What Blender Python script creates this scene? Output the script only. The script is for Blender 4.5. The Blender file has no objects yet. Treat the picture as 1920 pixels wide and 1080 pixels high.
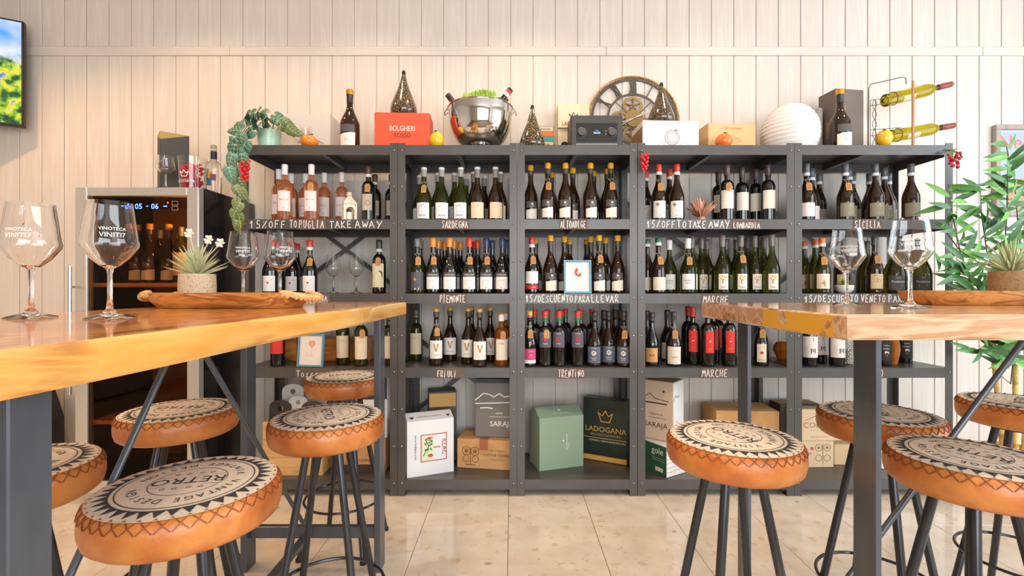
import bpy, math, random
from mathutils import Vector, Matrix, Euler
R = random.Random(7)
PI = math.pi
SC = bpy.context.scene
COL = SC.collection
# ---------------------------------------------------------------- camera, light, exposure
CAM_Z = 1.13
FPX = 880.0
cam = bpy.data.cameras.new('camera'); cam.sensor_width = 36.0; cam.lens = FPX / 1920 * 36.0
cam.clip_start = 0.02
camo = bpy.data.objects.new('camera', cam); COL.objects.link(camo)
camo.location = (0, 0, CAM_Z); camo.rotation_euler = (PI / 2, 0, 0)
SC.camera = camo
w = bpy.data.worlds.new('sky'); SC.world = w; w.use_nodes = True
w.node_tree.nodes['Background'].inputs[0].default_value = (0.80, 0.90, 1.0, 1)
w.node_tree.nodes['Background'].inputs[1].default_value = 1.2
def area(name, loc, rot, sx, sy, power, col):
    l = bpy.data.lights.new(name, 'AREA'); l.shape = 'RECTANGLE'; l.size = sx; l.size_y = sy
    l.energy = power; l.color = col
    o = bpy.data.objects.new(name, l); COL.objects.link(o); o.location = loc; o.rotation_euler = rot
    return o
def spot(name, loc, power, col, rad=0.05, ang=130):
    l = bpy.data.lights.new(name, 'SPOT'); l.energy = power; l.color = col; l.shadow_soft_size = rad
    l.spot_size = math.radians(ang); l.spot_blend = 0.6
    o = bpy.data.objects.new(name, l); COL.objects.link(o); o.location = loc
    return o
# daylight through the shop windows behind the camera and in the side wall
area('shop_window_daylight', (1.4, -3.9, 1.6), (PI / 2, 0, 0), 4.6, 2.4, 185, (0.93, 0.97, 1.0))
area('side_window_daylight', (4.25, 0.4, 1.7), (PI / 2, 0, PI / 2), 3.0, 2.2, 92, (0.82, 0.92, 1.0))
# warm ceiling spots
for sx, sy, p in ((-2.9, 1.9, 62), (-1.9, 2.25, 34), (-2.6, 0.3, 60), (-0.9, 2.25, 26), (-0.9, 0.4, 60), (0.1, 2.25, 30), (0.6, 0.4, 45),
                  (1.2, 2.25, 20), (2.3, 2.0, 13), (-2.2, -1.6, 60), (0.4, -1.6, 50)):
    spot('ceiling_spot', (sx, sy, 3.18), p, (1.0, 0.62, 0.32) if sx < -1.2 else ((1.0, 0.74, 0.50) if sx < 0.8 else (1.0, 0.82, 0.66)))
SC.view_settings.view_transform = 'Standard'
SC.view_settings.look = 'None'
SC.view_settings.gamma = 1.0
SC.view_settings.use_curve_mapping = False
SC.view_settings.exposure = 0.32
# ---------------------------------------------------------------- helpers
def PX(px, d): return (px - 960.0) / FPX * d
def PZ(py, d): return CAM_Z + (540.0 - py) / FPX * d
def lin(c):
    c = c / 255.0
    return c / 12.92 if c <= 0.04045 else ((c + 0.055) / 1.055) ** 2.4
def C(h): return (lin(int(h[0:2], 16)), lin(int(h[2:4], 16)), lin(int(h[4:6], 16)), 1.0)
MATS = {}
def bsdf_mat(name):
    m = bpy.data.materials.new(name); m.use_nodes = True
    return m, m.node_tree, m.node_tree.nodes['Principled BSDF']
def M(h, rough=0.5, metal=0.0, trans=0.0, ior=1.45, coat=0.0, emit=0.0, spec=0.5, alpha=1.0):
    """plain material of one colour with a faint procedural variation"""
    key = (h, rough, metal, trans, ior, coat, emit, spec, alpha)
    if key in MATS: return MATS[key]
    m, nt, b = bsdf_mat('paint_' + h)
    b.inputs['Base Color'].default_value = C(h)
    b.inputs['Roughness'].default_value = rough
    b.inputs['Metallic'].default_value = metal
    b.inputs['Transmission Weight'].default_value = trans
    b.inputs['IOR'].default_value = ior
    b.inputs['Coat Weight'].default_value = coat
    b.inputs['Coat Roughness'].default_value = 0.05
    b.inputs['Specular IOR Level'].default_value = spec
    b.inputs['Alpha'].default_value = alpha
    if emit:
        b.inputs['Emission Color'].default_value = C(h); b.inputs['Emission Strength'].default_value = emit
    MATS[key] = m
    return m
def noise_mat(name, cols, scale=(1, 1, 1), nscale=5.0, detail=4.0, rough=0.5, bump=0.0, metal=0.0, coat=0.0, dist=0.0, coord='Object', stops=None, trans=0.0, rand=0.0, ptype='noise', bscale=None):
    """noise through a colour ramp; scale stretches it, rand shifts it per object"""
    if name in MATS: return MATS[name]
    m, nt, b = bsdf_mat(name)
    N, L = nt.nodes, nt.links
    tc = N.new('ShaderNodeTexCoord'); mp = N.new('ShaderNodeMapping')
    L.new(tc.outputs[coord], mp.inputs['Vector'])
    mp.inputs['Scale'].default_value = scale
    if rand:
        oi = N.new('ShaderNodeObjectInfo'); mu = N.new('ShaderNodeMath'); mu.operation = 'MULTIPLY'; mu.inputs[1].default_value = rand
        L.new(oi.outputs['Random'], mu.inputs[0])
        cx = N.new('ShaderNodeCombineXYZ')
        for k in range(3): L.new(mu.outputs[0], cx.inputs[k])
        L.new(cx.outputs[0], mp.inputs['Location'])
    if ptype == 'voronoi':
        nz = N.new('ShaderNodeTexVoronoi'); out = nz.outputs['Distance']
    else:
        nz = N.new('ShaderNodeTexNoise'); nz.inputs['Detail'].default_value = detail; nz.inputs['Distortion'].default_value = dist
        out = nz.outputs['Fac']
    nz.inputs['Scale'].default_value = nscale
    L.new(mp.outputs[0], nz.inputs['Vector'])
    rp = N.new('ShaderNodeValToRGB')
    n = len(cols)
    while len(rp.color_ramp.elements) < n: rp.color_ramp.elements.new(0.5)
    for k, c in enumerate(cols):
        e = rp.color_ramp.elements[k]; e.position = stops[k] if stops else 0.3 + 0.4 * k / max(1, n - 1); e.color = C(c)
    L.new(out, rp.inputs[0]); L.new(rp.outputs[0], b.inputs['Base Color'])
    b.inputs['Roughness'].default_value = rough; b.inputs['Metallic'].default_value = metal
    b.inputs['Coat Weight'].default_value = coat; b.inputs['Coat Roughness'].default_value = 0.06
    b.inputs['Transmission Weight'].default_value = trans
    if bump:
        bp = N.new('ShaderNodeBump'); bp.inputs['Strength'].default_value = bump; bp.inputs['Distance'].default_value = 0.004
        src = out
        if bscale:
            n2 = N.new('ShaderNodeTexNoise'); n2.inputs['Scale'].default_value = bscale; n2.inputs['Detail'].default_value = 3
            L.new(tc.outputs[coord], n2.inputs['Vector']); src = n2.outputs['Fac']
        L.new(src, bp.inputs['Height']); L.new(bp.outputs[0], b.inputs['Normal'])
    MATS[name] = m
    return m
_txt = {}
def glyphs(s, bold=False):
    """flat outline of a line of type: centred, baseline at 0, height of a capital about 0.7"""
    key = s
    if key in _txt: return _txt[key]
    cu = bpy.data.curves.new('type', 'FONT'); cu.body = s; cu.align_x = 'CENTER'; cu.resolution_u = 2
    o = bpy.data.objects.new('type', cu); COL.objects.link(o)
    me = bpy.data.meshes.new_from_object(o)
    v = [(p.co.x, p.co.y) for p in me.vertices]; f = [tuple(q.vertices) for q in me.polygons]
    bpy.data.objects.remove(o); bpy.data.curves.remove(cu); bpy.data.meshes.remove(me)
    _txt[key] = (v, f)
    return v, f
# hand lettering: single strokes on a unit square
HAND = {
 'A': [[(0, 0), (.45, 1), (.9, 0)], [(.2, .38), (.75, .38)]], 'B': [[(.1, 0), (.1, 1), (.6, .95), (.65, .65), (.1, .52), (.75, .42), (.7, .05), (.1, 0)]],
 'C': [[(.8, .85), (.45, 1), (.1, .7), (.1, .25), (.45, 0), (.85, .12)]], 'D': [[(.1, 0), (.1, 1), (.55, .9), (.85, .5), (.6, .1), (.1, 0)]],
 'E': [[(.8, 1), (.1, .97), (.1, .03), (.85, 0)], [(.1, .5), (.65, .52)]], 'F': [[(.8, 1), (.1, .96), (.1, 0)], [(.1, .5), (.65, .52)]],
 'G': [[(.8, .88), (.45, 1), (.1, .65), (.15, .2), (.5, 0), (.8, .15), (.82, .45), (.5, .45)]], 'H': [[(.1, 0), (.1, 1)], [(.8, 0), (.8, 1)], [(.1, .5), (.8, .52)]],
 'I': [[(.3, 0), (.3, 1)], [(.1, 1), (.5, 1)], [(.1, 0), (.5, 0)]], 'i': [[(.25, 0), (.25, .7)], [(.24, .93), (.27, 1.02)]],
 'K': [[(.1, 0), (.1, 1)], [(.8, 1), (.1, .42), (.85, 0)]], 'L': [[(.1, 1), (.1, .02), (.75, 0)]],
 'M': [[(0, 0), (.15, 1), (.5, .35), (.85, 1), (1, 0)]], 'N': [[(.1, 0), (.1, 1), (.8, 0), (.8, 1)]],
 'O': [[(.45, 1), (.1, .7), (.1, .25), (.45, 0), (.8, .25), (.8, .7), (.45, 1)]], 'P': [[(.1, 0), (.1, 1), (.6, .98), (.8, .75), (.6, .5), (.1, .45)]],
 'R': [[(.1, 0), (.1, 1), (.6, .98), (.75, .75), (.55, .52), (.1, .47), (.85, 0)]], 'S': [[(.75, .88), (.4, 1), (.1, .78), (.4, .52), (.75, .28), (.45, 0), (.05, .12)]],
 'T': [[(0, 1), (.9, 1)], [(.45, 1), (.45, 0)]], 'U': [[(.1, 1), (.12, .2), (.45, 0), (.78, .2), (.8, 1)]], 'V': [[(0, 1), (.42, 0), (.85, 1)]],
 'W': [[(0, 1), (.25, 0), (.5, .75), (.75, 0), (1, 1)]], 'Y': [[(0, 1), (.45, .45)], [(.9, 1), (.25, -.1)]],
 '1': [[(0, .6), (.4, 1), (.35, 0)]], '5': [[(.8, 1), (.25, 1), (.15, .55), (.6, .55), (.75, .25), (.5, 0), (.05, .05)]],
 '%': [[(0, 0), (.8, 1)], [(.05, .85), (.2, .95), (.15, .75), (.05, .85)], [(.65, .1), (.8, .2), (.75, 0), (.65, .1)]],
 'o': [[(.4, .6), (.1, .4), (.12, .1), (.4, 0), (.68, .12), (.7, .4), (.4, .6)]], 's': [[(.6, .55), (.3, .6), (.15, .42), (.55, .22), (.35, 0), (.05, .05)]],
 'c': [[(.6, .52), (.3, .6), (.08, .3), (.3, 0), (.62, .08)]], 'a': [[(.6, .55), (.25, .6), (.08, .25), (.3, 0), (.58, .3), (.6, .6), (.65, 0)]],
 'n': [[(.1, 0), (.1, .6)], [(.1, .4), (.4, .6), (.6, .4), (.62, 0)]],
}
class MB:
    """collects geometry, then becomes one mesh object"""
    def __init__(s): s.v = []; s.f = []
    def add(s, v, f):
        n = len(s.v); s.v += [tuple(p) for p in v]; s.f += [tuple(i + n for i in q) for q in f]; return s
    def xf(s, mat, start=0):
        s.v[start:] = [tuple(mat @ Vector(p)) for p in s.v[start:]]; return s
    def box(s, x0, x1, y0, y1, z0, z1, bev=0.0):
        if bev <= 0:
            v = [(x0, y0, z0), (x1, y0, z0), (x1, y1, z0), (x0, y1, z0), (x0, y0, z1), (x1, y0, z1), (x1, y1, z1), (x0, y1, z1)]
            return s.add(v, [(3, 2, 1, 0), (4, 5, 6, 7), (0, 1, 5, 4), (1, 2, 6, 5), (2, 3, 7, 6), (3, 0, 4, 7)])
        b = bev
        def ring(i, z): return [(x0 + i, y0 + b, z), (x0 + b, y0 + i, z), (x1 - b, y0 + i, z), (x1 - i, y0 + b, z), (x1 - i, y1 - b, z), (x1 - b, y1 - i, z), (x0 + b, y1 - i, z), (x0 + i, y1 - b, z)]
        def cap(z): return [(x0 + b, y0 + b, z), (x0 + b, y0 + b, z), (x1 - b, y0 + b, z), (x1 - b, y0 + b, z), (x1 - b, y1 - b, z), (x1 - b, y1 - b, z), (x0 + b, y1 - b, z), (x0 + b, y1 - b, z)]
        v = ring(b * .3, z0 + b * .3)[:0] + cap(z0) + ring(0, z0 + b) + ring(0, z1 - b) + cap(z1)
        f = []
        for k in range(3):
            for i in range(8):
                j = (i + 1) % 8; f.append((k * 8 + i, k * 8 + j, k * 8 + 8 + j, k * 8 + 8 + i))
        f += [(6, 4, 2, 0), (24, 26, 28, 30)]
        return s.add(v, f)
    def lathe(s, prof, n=24, a0=0.0, a1=2 * PI, c=(0, 0, 0)):
        full = abs(a1 - a0 - 2 * PI) < 1e-6; m = n if full else n + 1
        v = []; f = []
        for r, z in prof:
            for i in range(m):
                a = a0 + (a1 - a0) * i / n; v.append((c[0] + r * math.cos(a), c[1] + r * math.sin(a), c[2] + z))
        for k in range(len(prof) - 1):
            for i in range(n):
                j = (i + 1) % m
                f.append((k * m + i, k * m + j, (k + 1) * m + j, (k + 1) * m + i))
        return s.add(v, f)
    def tube(s, pts, r, n=8, closed=False, cap=True):
        pts = [Vector(p) for p in pts]; m = len(pts); v = []; f = []
        rr = r if isinstance(r, (list, tuple)) else [r] * m
        up = None
        for k in range(m):
            if closed: t = pts[(k + 1) % m] - pts[k - 1]
            else: t = pts[min(k + 1, m - 1)] - pts[max(k - 1, 0)]
            if t.length < 1e-9: t = Vector((0, 0, 1))
            t.normalize()
            if up is None:
                up = Vector((0, 0, 1)) if abs(t.z) < 0.9 else Vector((1, 0, 0))
            u = up - t * up.dot(t)
            if u.length < 1e-5: u = t.orthogonal()
            u.normalize(); up = u; b = t.cross(u)
            for i in range(n):
                a = 2 * PI * i / n; v.append(pts[k] + (u * math.cos(a) + b * math.sin(a)) * rr[k])
        for k in range(m if closed else m - 1):
            q = (k + 1) % m
            for i in range(n):
                j = (i + 1) % n; f.append((k * n + i, k * n + j, q * n + j, q * n + i))
        if cap and not closed:
            f.append(tuple(range(n - 1, -1, -1))); f.append(tuple((m - 1) * n + i for i in range(n)))
        return s.add(v, f)
    def prism(s, pts, z0, z1):
        """2D outline extruded in z"""
        n = len(pts)
        v = [(p[0], p[1], z0) for p in pts] + [(p[0], p[1], z1) for p in pts]
        f = [tuple(range(n - 1, -1, -1)), tuple(range(n, 2 * n))] + [(i, (i + 1) % n, n + (i + 1) % n, n + i) for i in range(n)]
        return s.add(v, f)
    def poly(s, pts): return s.add([(p[0], p[1], 0) for p in pts], [tuple(range(len(pts)))])
    def disc(s, x, y, r, n=16, r0=0.0, sy=1.0):
        if r0 <= 0: return s.poly([(x + r * math.cos(2 * PI * i / n), y + sy * r * math.sin(2 * PI * i / n)) for i in range(n)])
        v = [(x + q * math.cos(2 * PI * i / n), y + sy * q * math.sin(2 * PI * i / n), 0) for q in (r0, r) for i in range(n)]
        return s.add(v, [(i, n + i, n + (i + 1) % n, (i + 1) % n) for i in range(n)])
    def rect(s, x0, x1, y0, y1): return s.poly([(x0, y0), (x1, y0), (x1, y1), (x0, y1)])
    def stroke(s, pts, w):
        """flat ribbon along a 2D polyline"""
        for a, b in zip(pts[:-1], pts[1:]):
            dx, dy = b[0] - a[0], b[1] - a[1]; l = math.hypot(dx, dy) or 1e-9; nx, ny = -dy / l * w / 2, dx / l * w / 2
            ex, ey = dx / l * w * .3, dy / l * w * .3
            s.poly([(a[0] - ex + nx, a[1] - ey + ny), (a[0] - ex - nx, a[1] - ey - ny), (b[0] + ex - nx, b[1] + ey - ny), (b[0] + ex + nx, b[1] + ey + ny)])
        return s
    def type(s, txt, x, y, size, sx=1.0):
        v, f = glyphs(txt)
        return s.add([(x + p[0] * size * sx, y + p[1] * size, 0) for p in v], f)
    def hand(s, txt, x0, y0, x1, h, w, seed=1):
        rr = random.Random(seed); n = len(txt); st = (x1 - x0) / max(1, n)
        for i, ch in enumerate(txt):
            if ch == ' ' or ch not in HAND: continue
            ox = x0 + st * i + rr.uniform(-.03, .03) * st; oy = y0 + rr.uniform(-.05, .05) * h; sl = rr.uniform(-.05, .1); k = rr.uniform(.92, 1.06)
            for pl in HAND[ch]:
                s.stroke([(ox + (p[0] * .76 + sl * p[1]) * st, oy + p[1] * h * k) for p in pl], w)
        return s
    def map(s, fn, start=0):
        s.v[start:] = [tuple(fn(*p)) for p in s.v[start:]]; return s
    def upright(s, x=0.0, y=0.0, z=0.0, rz=0.0):
        """flat drawing (x, y) -> standing on the plane facing -Y, then turned and moved"""
        c, q = math.cos(rz), math.sin(rz)
        return s.map(lambda a, b, d: (x + a * c + d * q, y + a * q - d * c, z + b))
    def build(s, name, mat, parent=None, smooth=0.0, loc=None, rot=None):
        me = bpy.data.meshes.new(name)
        me.from_pydata(s.v, [], s.f); me.update()
        me.materials.append(mat)
        if smooth:
            me.polygons.foreach_set('use_smooth', [True] * len(me.polygons))
            me.set_sharp_from_angle(angle=math.radians(smooth))
        return link(name, me, parent, loc, rot)
def link(name, me, parent=None, loc=None, rot=None):
    o = bpy.data.objects.new(name, me); COL.objects.link(o)
    if parent is not None: o.parent = parent
    if loc is not None: o.location = loc
    if rot is not None: o.rotation_euler = rot
    return o
def tag(o, label, cat, group=None):
    o['label'] = label; o['category'] = cat
    if group: o['group'] = group
    return o
def thing(name, label, cat, loc=(0, 0, 0), rz=0.0, group=None):
    o = bpy.data.objects.new(name, None); COL.objects.link(o); o.location = loc; o.rotation_euler = (0, 0, rz)
    o.empty_display_size = 0.05
    return tag(o, label, cat, group)
def copy_tree(o, parent=None):
    c = o.copy(); COL.objects.link(c); c.parent = parent
    for ch in list(o.children): copy_tree(ch, c)
    return c
def struct(o): o['kind'] = 'structure'; return o
def arc(a0, a1, r, n, cx=0.0, cy=0.0): return [(cx + r * math.cos(a0 + (a1 - a0) * i / n), cy + r * math.sin(a0 + (a1 - a0) * i / n)) for i in range(n + 1)]
# ---------------------------------------------------------------- the room
WALL_Y = 3.0
white_wood = noise_mat('whitewashed_board', ['d9cfc6', 'd5cac0', 'dcd4cb', 'ccc0b4'], scale=(14, 14, 0.7), nscale=2.2, detail=6, rough=0.55, bump=0.12, dist=0.6, rand=37.0, stops=[.3, .5, .62, .78])
plaster = noise_mat('painted_plaster', ['d8cfc4', 'cec3b6'], nscale=3, rough=0.8)
wall = MB().box(-4.3, 4.5, WALL_Y + .002, WALL_Y + .15, -.05, 3.25).build('wall_back', noise_mat('groove_backing', ['d0c0b0', 'd8cabc'], nscale=4, rough=.7)); struct(wall)  # pale backing sheet that shows in the gaps between the boards
PITCH = 0.1425
lo_me = hi_me = None
g0 = PX(37.5, WALL_Y)            # one groove of the boarding
for k in range(-7, 58):
    x = g0 + PITCH * k
    if x < -4.2 or x > 4.3: continue
    if lo_me is None:
        a = MB().box(.0022, PITCH - .0022, -.004, .0015, -.0, 2.612, .0022).build('plank', white_wood, wall); lo_me = a.data
        b = MB().box(.0022, PITCH - .0022, -.004, .0015, 2.668, 3.2, .0022).build('plank', white_wood, wall); hi_me = b.data
    else:
        a = link('plank', lo_me, wall); b = link('plank', hi_me, wall)
    a.location = (x, WALL_Y, 0); b.location = (x, WALL_Y, 0)
rail_m = noise_mat('rail_board', ['ddd2c8', 'd8ccc1', 'e0d6cd', 'd0c2b5'], scale=(.7, 14, 14), nscale=2.2, detail=6, rough=.55, dist=.6, stops=[.3, .5, .62, .78])
tr = MB()
x = -4.2
while x < 4.3:
    tr.box(x + .0008, x + 2.3992, WALL_Y - .012, WALL_Y + .0015, 2.612, 2.668, .003); x += 2.4
tr.build('rail', rail_m, wall)
# floor of polished stone tiles
grout = M('6d5843', .8)
fl = MB().box(-4.3, 4.5, -4.2, WALL_Y + .02, -.06, -.004).build('floor', grout); struct(fl)
def tile_material():
    m, nt, b = bsdf_mat('polished_stone_tile'); N, L = nt.nodes, nt.links
    tc = N.new('ShaderNodeTexCoord'); oi = N.new('ShaderNodeObjectInfo'); mp = N.new('ShaderNodeMapping')
    mu = N.new('ShaderNodeMath'); mu.operation = 'MULTIPLY'; mu.inputs[1].default_value = 50
    cx = N.new('ShaderNodeCombineXYZ'); L.new(oi.outputs['Random'], mu.inputs[0]); L.new(mu.outputs[0], cx.inputs[0]); L.new(mu.outputs[0], cx.inputs[1])
    L.new(tc.outputs['Object'], mp.inputs['Vector']); L.new(cx.outputs[0], mp.inputs['Location'])
    n1 = N.new('ShaderNodeTexNoise'); n1.inputs['Scale'].default_value = 7; n1.inputs['Detail'].default_value = 6; L.new(mp.outputs[0], n1.inputs['Vector'])
    r1 = N.new('ShaderNodeValToRGB'); r1.color_ramp.elements[0].position = .35; r1.color_ramp.elements[0].color = C('d6c8b6'); r1.color_ramp.elements[1].position = .65; r1.color_ramp.elements[1].color = C('e2d8ca')
    L.new(n1.outputs['Fac'], r1.inputs[0])
    def chips(scale, thr, soft):
        dz = N.new('ShaderNodeTexNoise'); dz.inputs['Scale'].default_value = scale * 2.5; L.new(mp.outputs[0], dz.inputs['Vector'])
        mx = N.new('ShaderNodeMix'); mx.data_type = 'VECTOR'; mx.inputs[0].default_value = .06
        L.new(mp.outputs[0], mx.inputs[4]); L.new(dz.outputs['Color'], mx.inputs[5])
        vo = N.new('ShaderNodeTexVoronoi'); vo.inputs['Scale'].default_value = scale; L.new(mx.outputs[1], vo.inputs['Vector'])
        mr = N.new('ShaderNodeMapRange'); mr.inputs[1].default_value = thr; mr.inputs[2].default_value = thr + soft; mr.inputs[3].default_value = 1; mr.inputs[4].default_value = 0
        L.new(vo.outputs['Distance'], mr.inputs[0])
        gt = N.new('ShaderNodeMath'); gt.operation = 'GREATER_THAN'; gt.inputs[1].default_value = .62
        sp = N.new('ShaderNodeSeparateColor'); L.new(vo.outputs['Color'], sp.inputs[0]); L.new(sp.outputs[0], gt.inputs[0])
        ml = N.new('ShaderNodeMath'); ml.operation = 'MULTIPLY'; L.new(mr.outputs[0], ml.inputs[0]); L.new(gt.outputs[0], ml.inputs[1])
        return ml.outputs[0]
    last = r1.outputs[0]
    for sc, thr, soft, col, k in ((16, .18, .12, 'c4a988', .6), (34, .20, .1, 'b89c7c', .45), (7, .055, .04, '7e624a', .6)):
        f = chips(sc, thr, soft); mx = N.new('ShaderNodeMix'); mx.data_type = 'RGBA'; mx.inputs[7].default_value = C(col)
        mm = N.new('ShaderNodeMath'); mm.operation = 'MULTIPLY'; mm.inputs[1].default_value = k; L.new(f, mm.inputs[0])
        L.new(mm.outputs[0], mx.inputs[0]); L.new(last, mx.inputs[6]); last = mx.outputs[2]
    L.new(last, b.inputs['Base Color']); b.inputs['Roughness'].default_value = .07; b.inputs['Specular IOR Level'].default_value = .7
    return m
tile_m = tile_material(); tile_me = None
TS = 0.4064
ty0 = FPX * CAM_Z / (985 - 540.0); tx0 = PX(953, ty0)
for i in range(-10, 11):
    for j in range(-6, 2):
        if tile_me is None:
            o = MB().box(.0012, TS - .0012, .0012, TS - .0012, -.012, 0, .0008).build('tile', tile_m, fl); tile_me = o.data
        else: o = link('tile', tile_me, fl)
        o.location = (tx0 + i * TS, ty0 + j * TS, 0)
# the rest of the room, behind and beside the camera
struct(MB().box(-4.3, 4.5, -4.2, WALL_Y + .1, 3.2, 3.3).build('ceiling', plaster))
struct(MB().box(-4.4, -4.2, -4.2, WALL_Y + .1, 0, 3.3).build('wall_left', plaster))
def holed(name, u0, u1, h0, h1, put):
    mb = MB()
    for a in ((u0[0], h0[0], 0, 3.3), (h0[1], u0[1], 0, 3.3), (h0[0], h0[1], 0, h1[0]), (h0[0], h0[1], h1[1], 3.3)): put(mb, *a)
    return struct(mb.build(name, plaster))
holed('wall_right', (-4.2, WALL_Y + .1), 0, (-1.2, 2.0), (.5, 2.9), lambda mb, a, b, z0, z1: mb.box(4.4, 4.5, a, b, z0, z1))
holed('wall_front', (-4.3, 4.5), 0, (-1.0, 3.8), (.3, 2.9), lambda mb, a, b, z0, z1: mb.box(a, b, -4.2, -4.1, z0, z1))
# ---------------------------------------------------------------- steel shelving
steel = noise_mat('dark_powder_coated_steel', ['4f4c4a', '585553'], nscale=6, rough=.34, metal=.15)
bolt_m = M('8d8880', .3, .9)
SF, SB = 2.547, 2.947
SHELF_Z = (1.906, 1.503, 1.0996, .696, .0895)
SH_T = .0535
UNITS = ((-1.470, -.622, 'first'), (-.620, .0275, 'second'), (.029, .680, 'third'), (.683, 1.532, 'fourth'), (1.5335, 2.393, 'fifth'))
UNIT_LABEL = ('black steel shelving unit beside the wine fridge, holding rose wine and a wooden crate',
              'narrow black steel shelving unit under the steel bowl, signed SARDEGNA',
              'narrow black steel shelving unit under the radio, signed ALTO ADIGE',
              'wide black steel shelving unit under the white paper lantern, signed LOMBARDIA',
              'black steel shelving unit beside the bamboo plant, signed SICILIA')
shelf_objs = {}
def shelving(i):
    x0, x1, _ = UNITS[i]
    w = x1 - x0
    t = thing('shelving_unit', UNIT_LABEL[i], 'shelves', (x0, SF, 0), 0, 'steel shelving units along the wall')
    pw = .0405
    for fx in (0, 1):
        for fy in (0, 1):
            mb = MB()
            xa = 0 if fx == 0 else w - pw
            ya = 0 if fy == 0 else SB - SF - .003
            mb.box(xa, xa + pw, ya, ya + .003, .004, 1.917)                       # face flange
            xs = 0 if fx == 0 else w - .003
            ys = .003 if fy == 0 else SB - SF - .003 - pw
            mb.box(xs, xs + .003, ys, ys + pw, .004, 1.917)                       # side flange
            mb.box(xa, xa + pw, 0 if fy == 0 else SB - SF - pw, pw if fy == 0 else SB - SF, 0, .004)
            po = mb.build('post', steel, t)
            bl = MB()
            for z in (.07, .27, .47, .673, .87, 1.075, 1.275, 1.478, 1.68, 1.877):
                a = len(bl.v)
                bl.lathe([(0, .0045), (.0035, .004), (.006, .0015), (.0065, 0)], 8)
                yy = -.0002 if fy == 0 else SB - SF - .0032
                bl.map(lambda u, v, d: (xa + pw * .52 + u, yy - d, z + v), a)
            bl.build('bolts', bolt_m, po)['kind'] = 'stuff'
    for k, z in enumerate(SHELF_Z):
        mb = MB(); e = .0045
        mb.box(e, w - e, .004, SB - SF - .004, z - .003, z)                        # tray sheet
        mb.box(pw + .0005, w - pw - .0005, .0005, .002, z - SH_T, z)               # lips
        mb.box(pw + .0005, w - pw - .0005, SB - SF - .002, SB - SF - .0005, z - SH_T, z)
        mb.box(e, e + .0015, .045, SB - SF - .045, z - SH_T, z); mb.box(w - e - .0015, w - e, .045, SB - SF - .045, z - SH_T, z)
        s = mb.build('shelf', steel, t)
        MB().box(w / 2 - .012, w / 2 + .012, .003, SB - SF - .003, z - .038, z - .0032).build('stiffener', steel, s)
        shelf_objs[(i, k)] = (s, x0)
    bz = {0: 1.373, 3: 1.373, 4: 1.373, 1: .594}.get(i)
    if bz:
        hx = w / 2 - .03; hz = hx * .75
        for sg in (-1, 1):
            a = Vector((w / 2 - hx, SB - SF + .004 + .003 * sg, bz - sg * hz)); b = Vector((w / 2 + hx, SB - SF + .004 + .003 * sg, bz + sg * hz))
            d = (b - a).normalized(); n = Vector((-d.z, 0, d.x)) * .0125; th = Vector((0, .0012, 0))
            v = [a + n - th, a - n - th, b - n - th, b + n - th, a + n + th, a - n + th, b - n + th, b + n + th]
            MB().add(v, [(0, 1, 2, 3), (7, 6, 5, 4), (0, 4, 5, 1), (1, 5, 6, 2), (2, 6, 7, 3), (3, 7, 4, 0)]).build('cross_brace', steel, t)
    return t
for i in range(5): shelving(i)
# chalk lettering straight on a shelf edge, and lettered cards stuck to it
chalk = M('f3ece4', .9)
card_m = noise_mat('chalk_card', ['5f4f49', '6a5a54'], nscale=20, rough=.85)
def on_shelf(i, k, words, hgt=.038, w=.004, zoff=.0075):
    s, x0 = shelf_objs[(i, k)]; mb = MB()
    for q, (txt, pxa, pxb) in enumerate(words): mb.hand(txt, PX(pxa, SF) - x0, SHELF_Z[k] - SH_T + zoff, PX(pxb, SF) - x0, hgt, w, 3 + q * 2 + i)
    mb.upright(0, -.0003).build('lettering', chalk, s)
def card(i, k, txt, pxa, pxb, label, ta=None, tb=None, dz=0.0, rot=0.0, hgt=.040, seed=1):
    xa, xb = PX(pxa, SF), PX(pxb, SF); z1 = SHELF_Z[k] + .001; z0 = z1 - .056
    t = thing('sign_card', label, 'sign', ((xa + xb) / 2, SF - .0008, z0 - dz), 0, 'chalk region cards on the shelf edges'); t.rotation_euler = (0, rot, 0)
    w = xb - xa
    MB().box(-w / 2, w / 2, -.0012, 0, 0, .056).build('card', card_m, t)
    ta = -w / 2 + .006 if ta is None else PX(ta, SF) - (xa + xb) / 2
    tb = w / 2 - .004 if tb is None else PX(tb, SF) - (xa + xb) / 2
    MB().hand(txt, ta, .008, tb, hgt, .0036, seed).upright(0, -.0017).build('lettering', chalk, t)
on_shelf(0, 1, (('15%OFF', 469, 538), ('TO', 543, 559), ('TAKE', 618, 662), ('AWAY', 666, 719)))
on_shelf(2, 2, (('15%DESCUENTO', 986, 1076), ('PARA', 1078, 1107), ('LLEVAR', 1109, 1162)))
on_shelf(3, 1, (('15%OFF', 1213, 1268), ('TO', 1270, 1289), ('TAKE', 1291, 1325), ('AWAY', 1329, 1371)))
on_shelf(4, 2, (('15%DESCUENTO', 1509, 1611), ('PARA', 1666, 1703), ('LLEVAR', 1706, 1760)))
card(0, 1, 'PUGLIA', 559, 611, 'brown card chalked PUGLIA among the take away lettering')
card(1, 1, 'SARDEGNA', 827, 880, 'brown card chalked SARDEGNA on a shelf edge')
card(2, 1, 'ALTOADIGE', 1049, 1101, 'brown card chalked ALTO ADIGE on a shelf edge')
card(3, 1, 'LOMBARDIA', 1373, 1427, 'brown card chalked LOMBARDIA on a shelf edge', hgt=.03)
card(4, 1, 'SICILIA', 1600, 1653, 'grey brown card chalked SICILIA on a shelf edge')
card(0, 2, 'TOSCANA', 555, 619, 'brown card chalked TOSCANA behind the rope-handled wooden tray', 566, 616)
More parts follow.
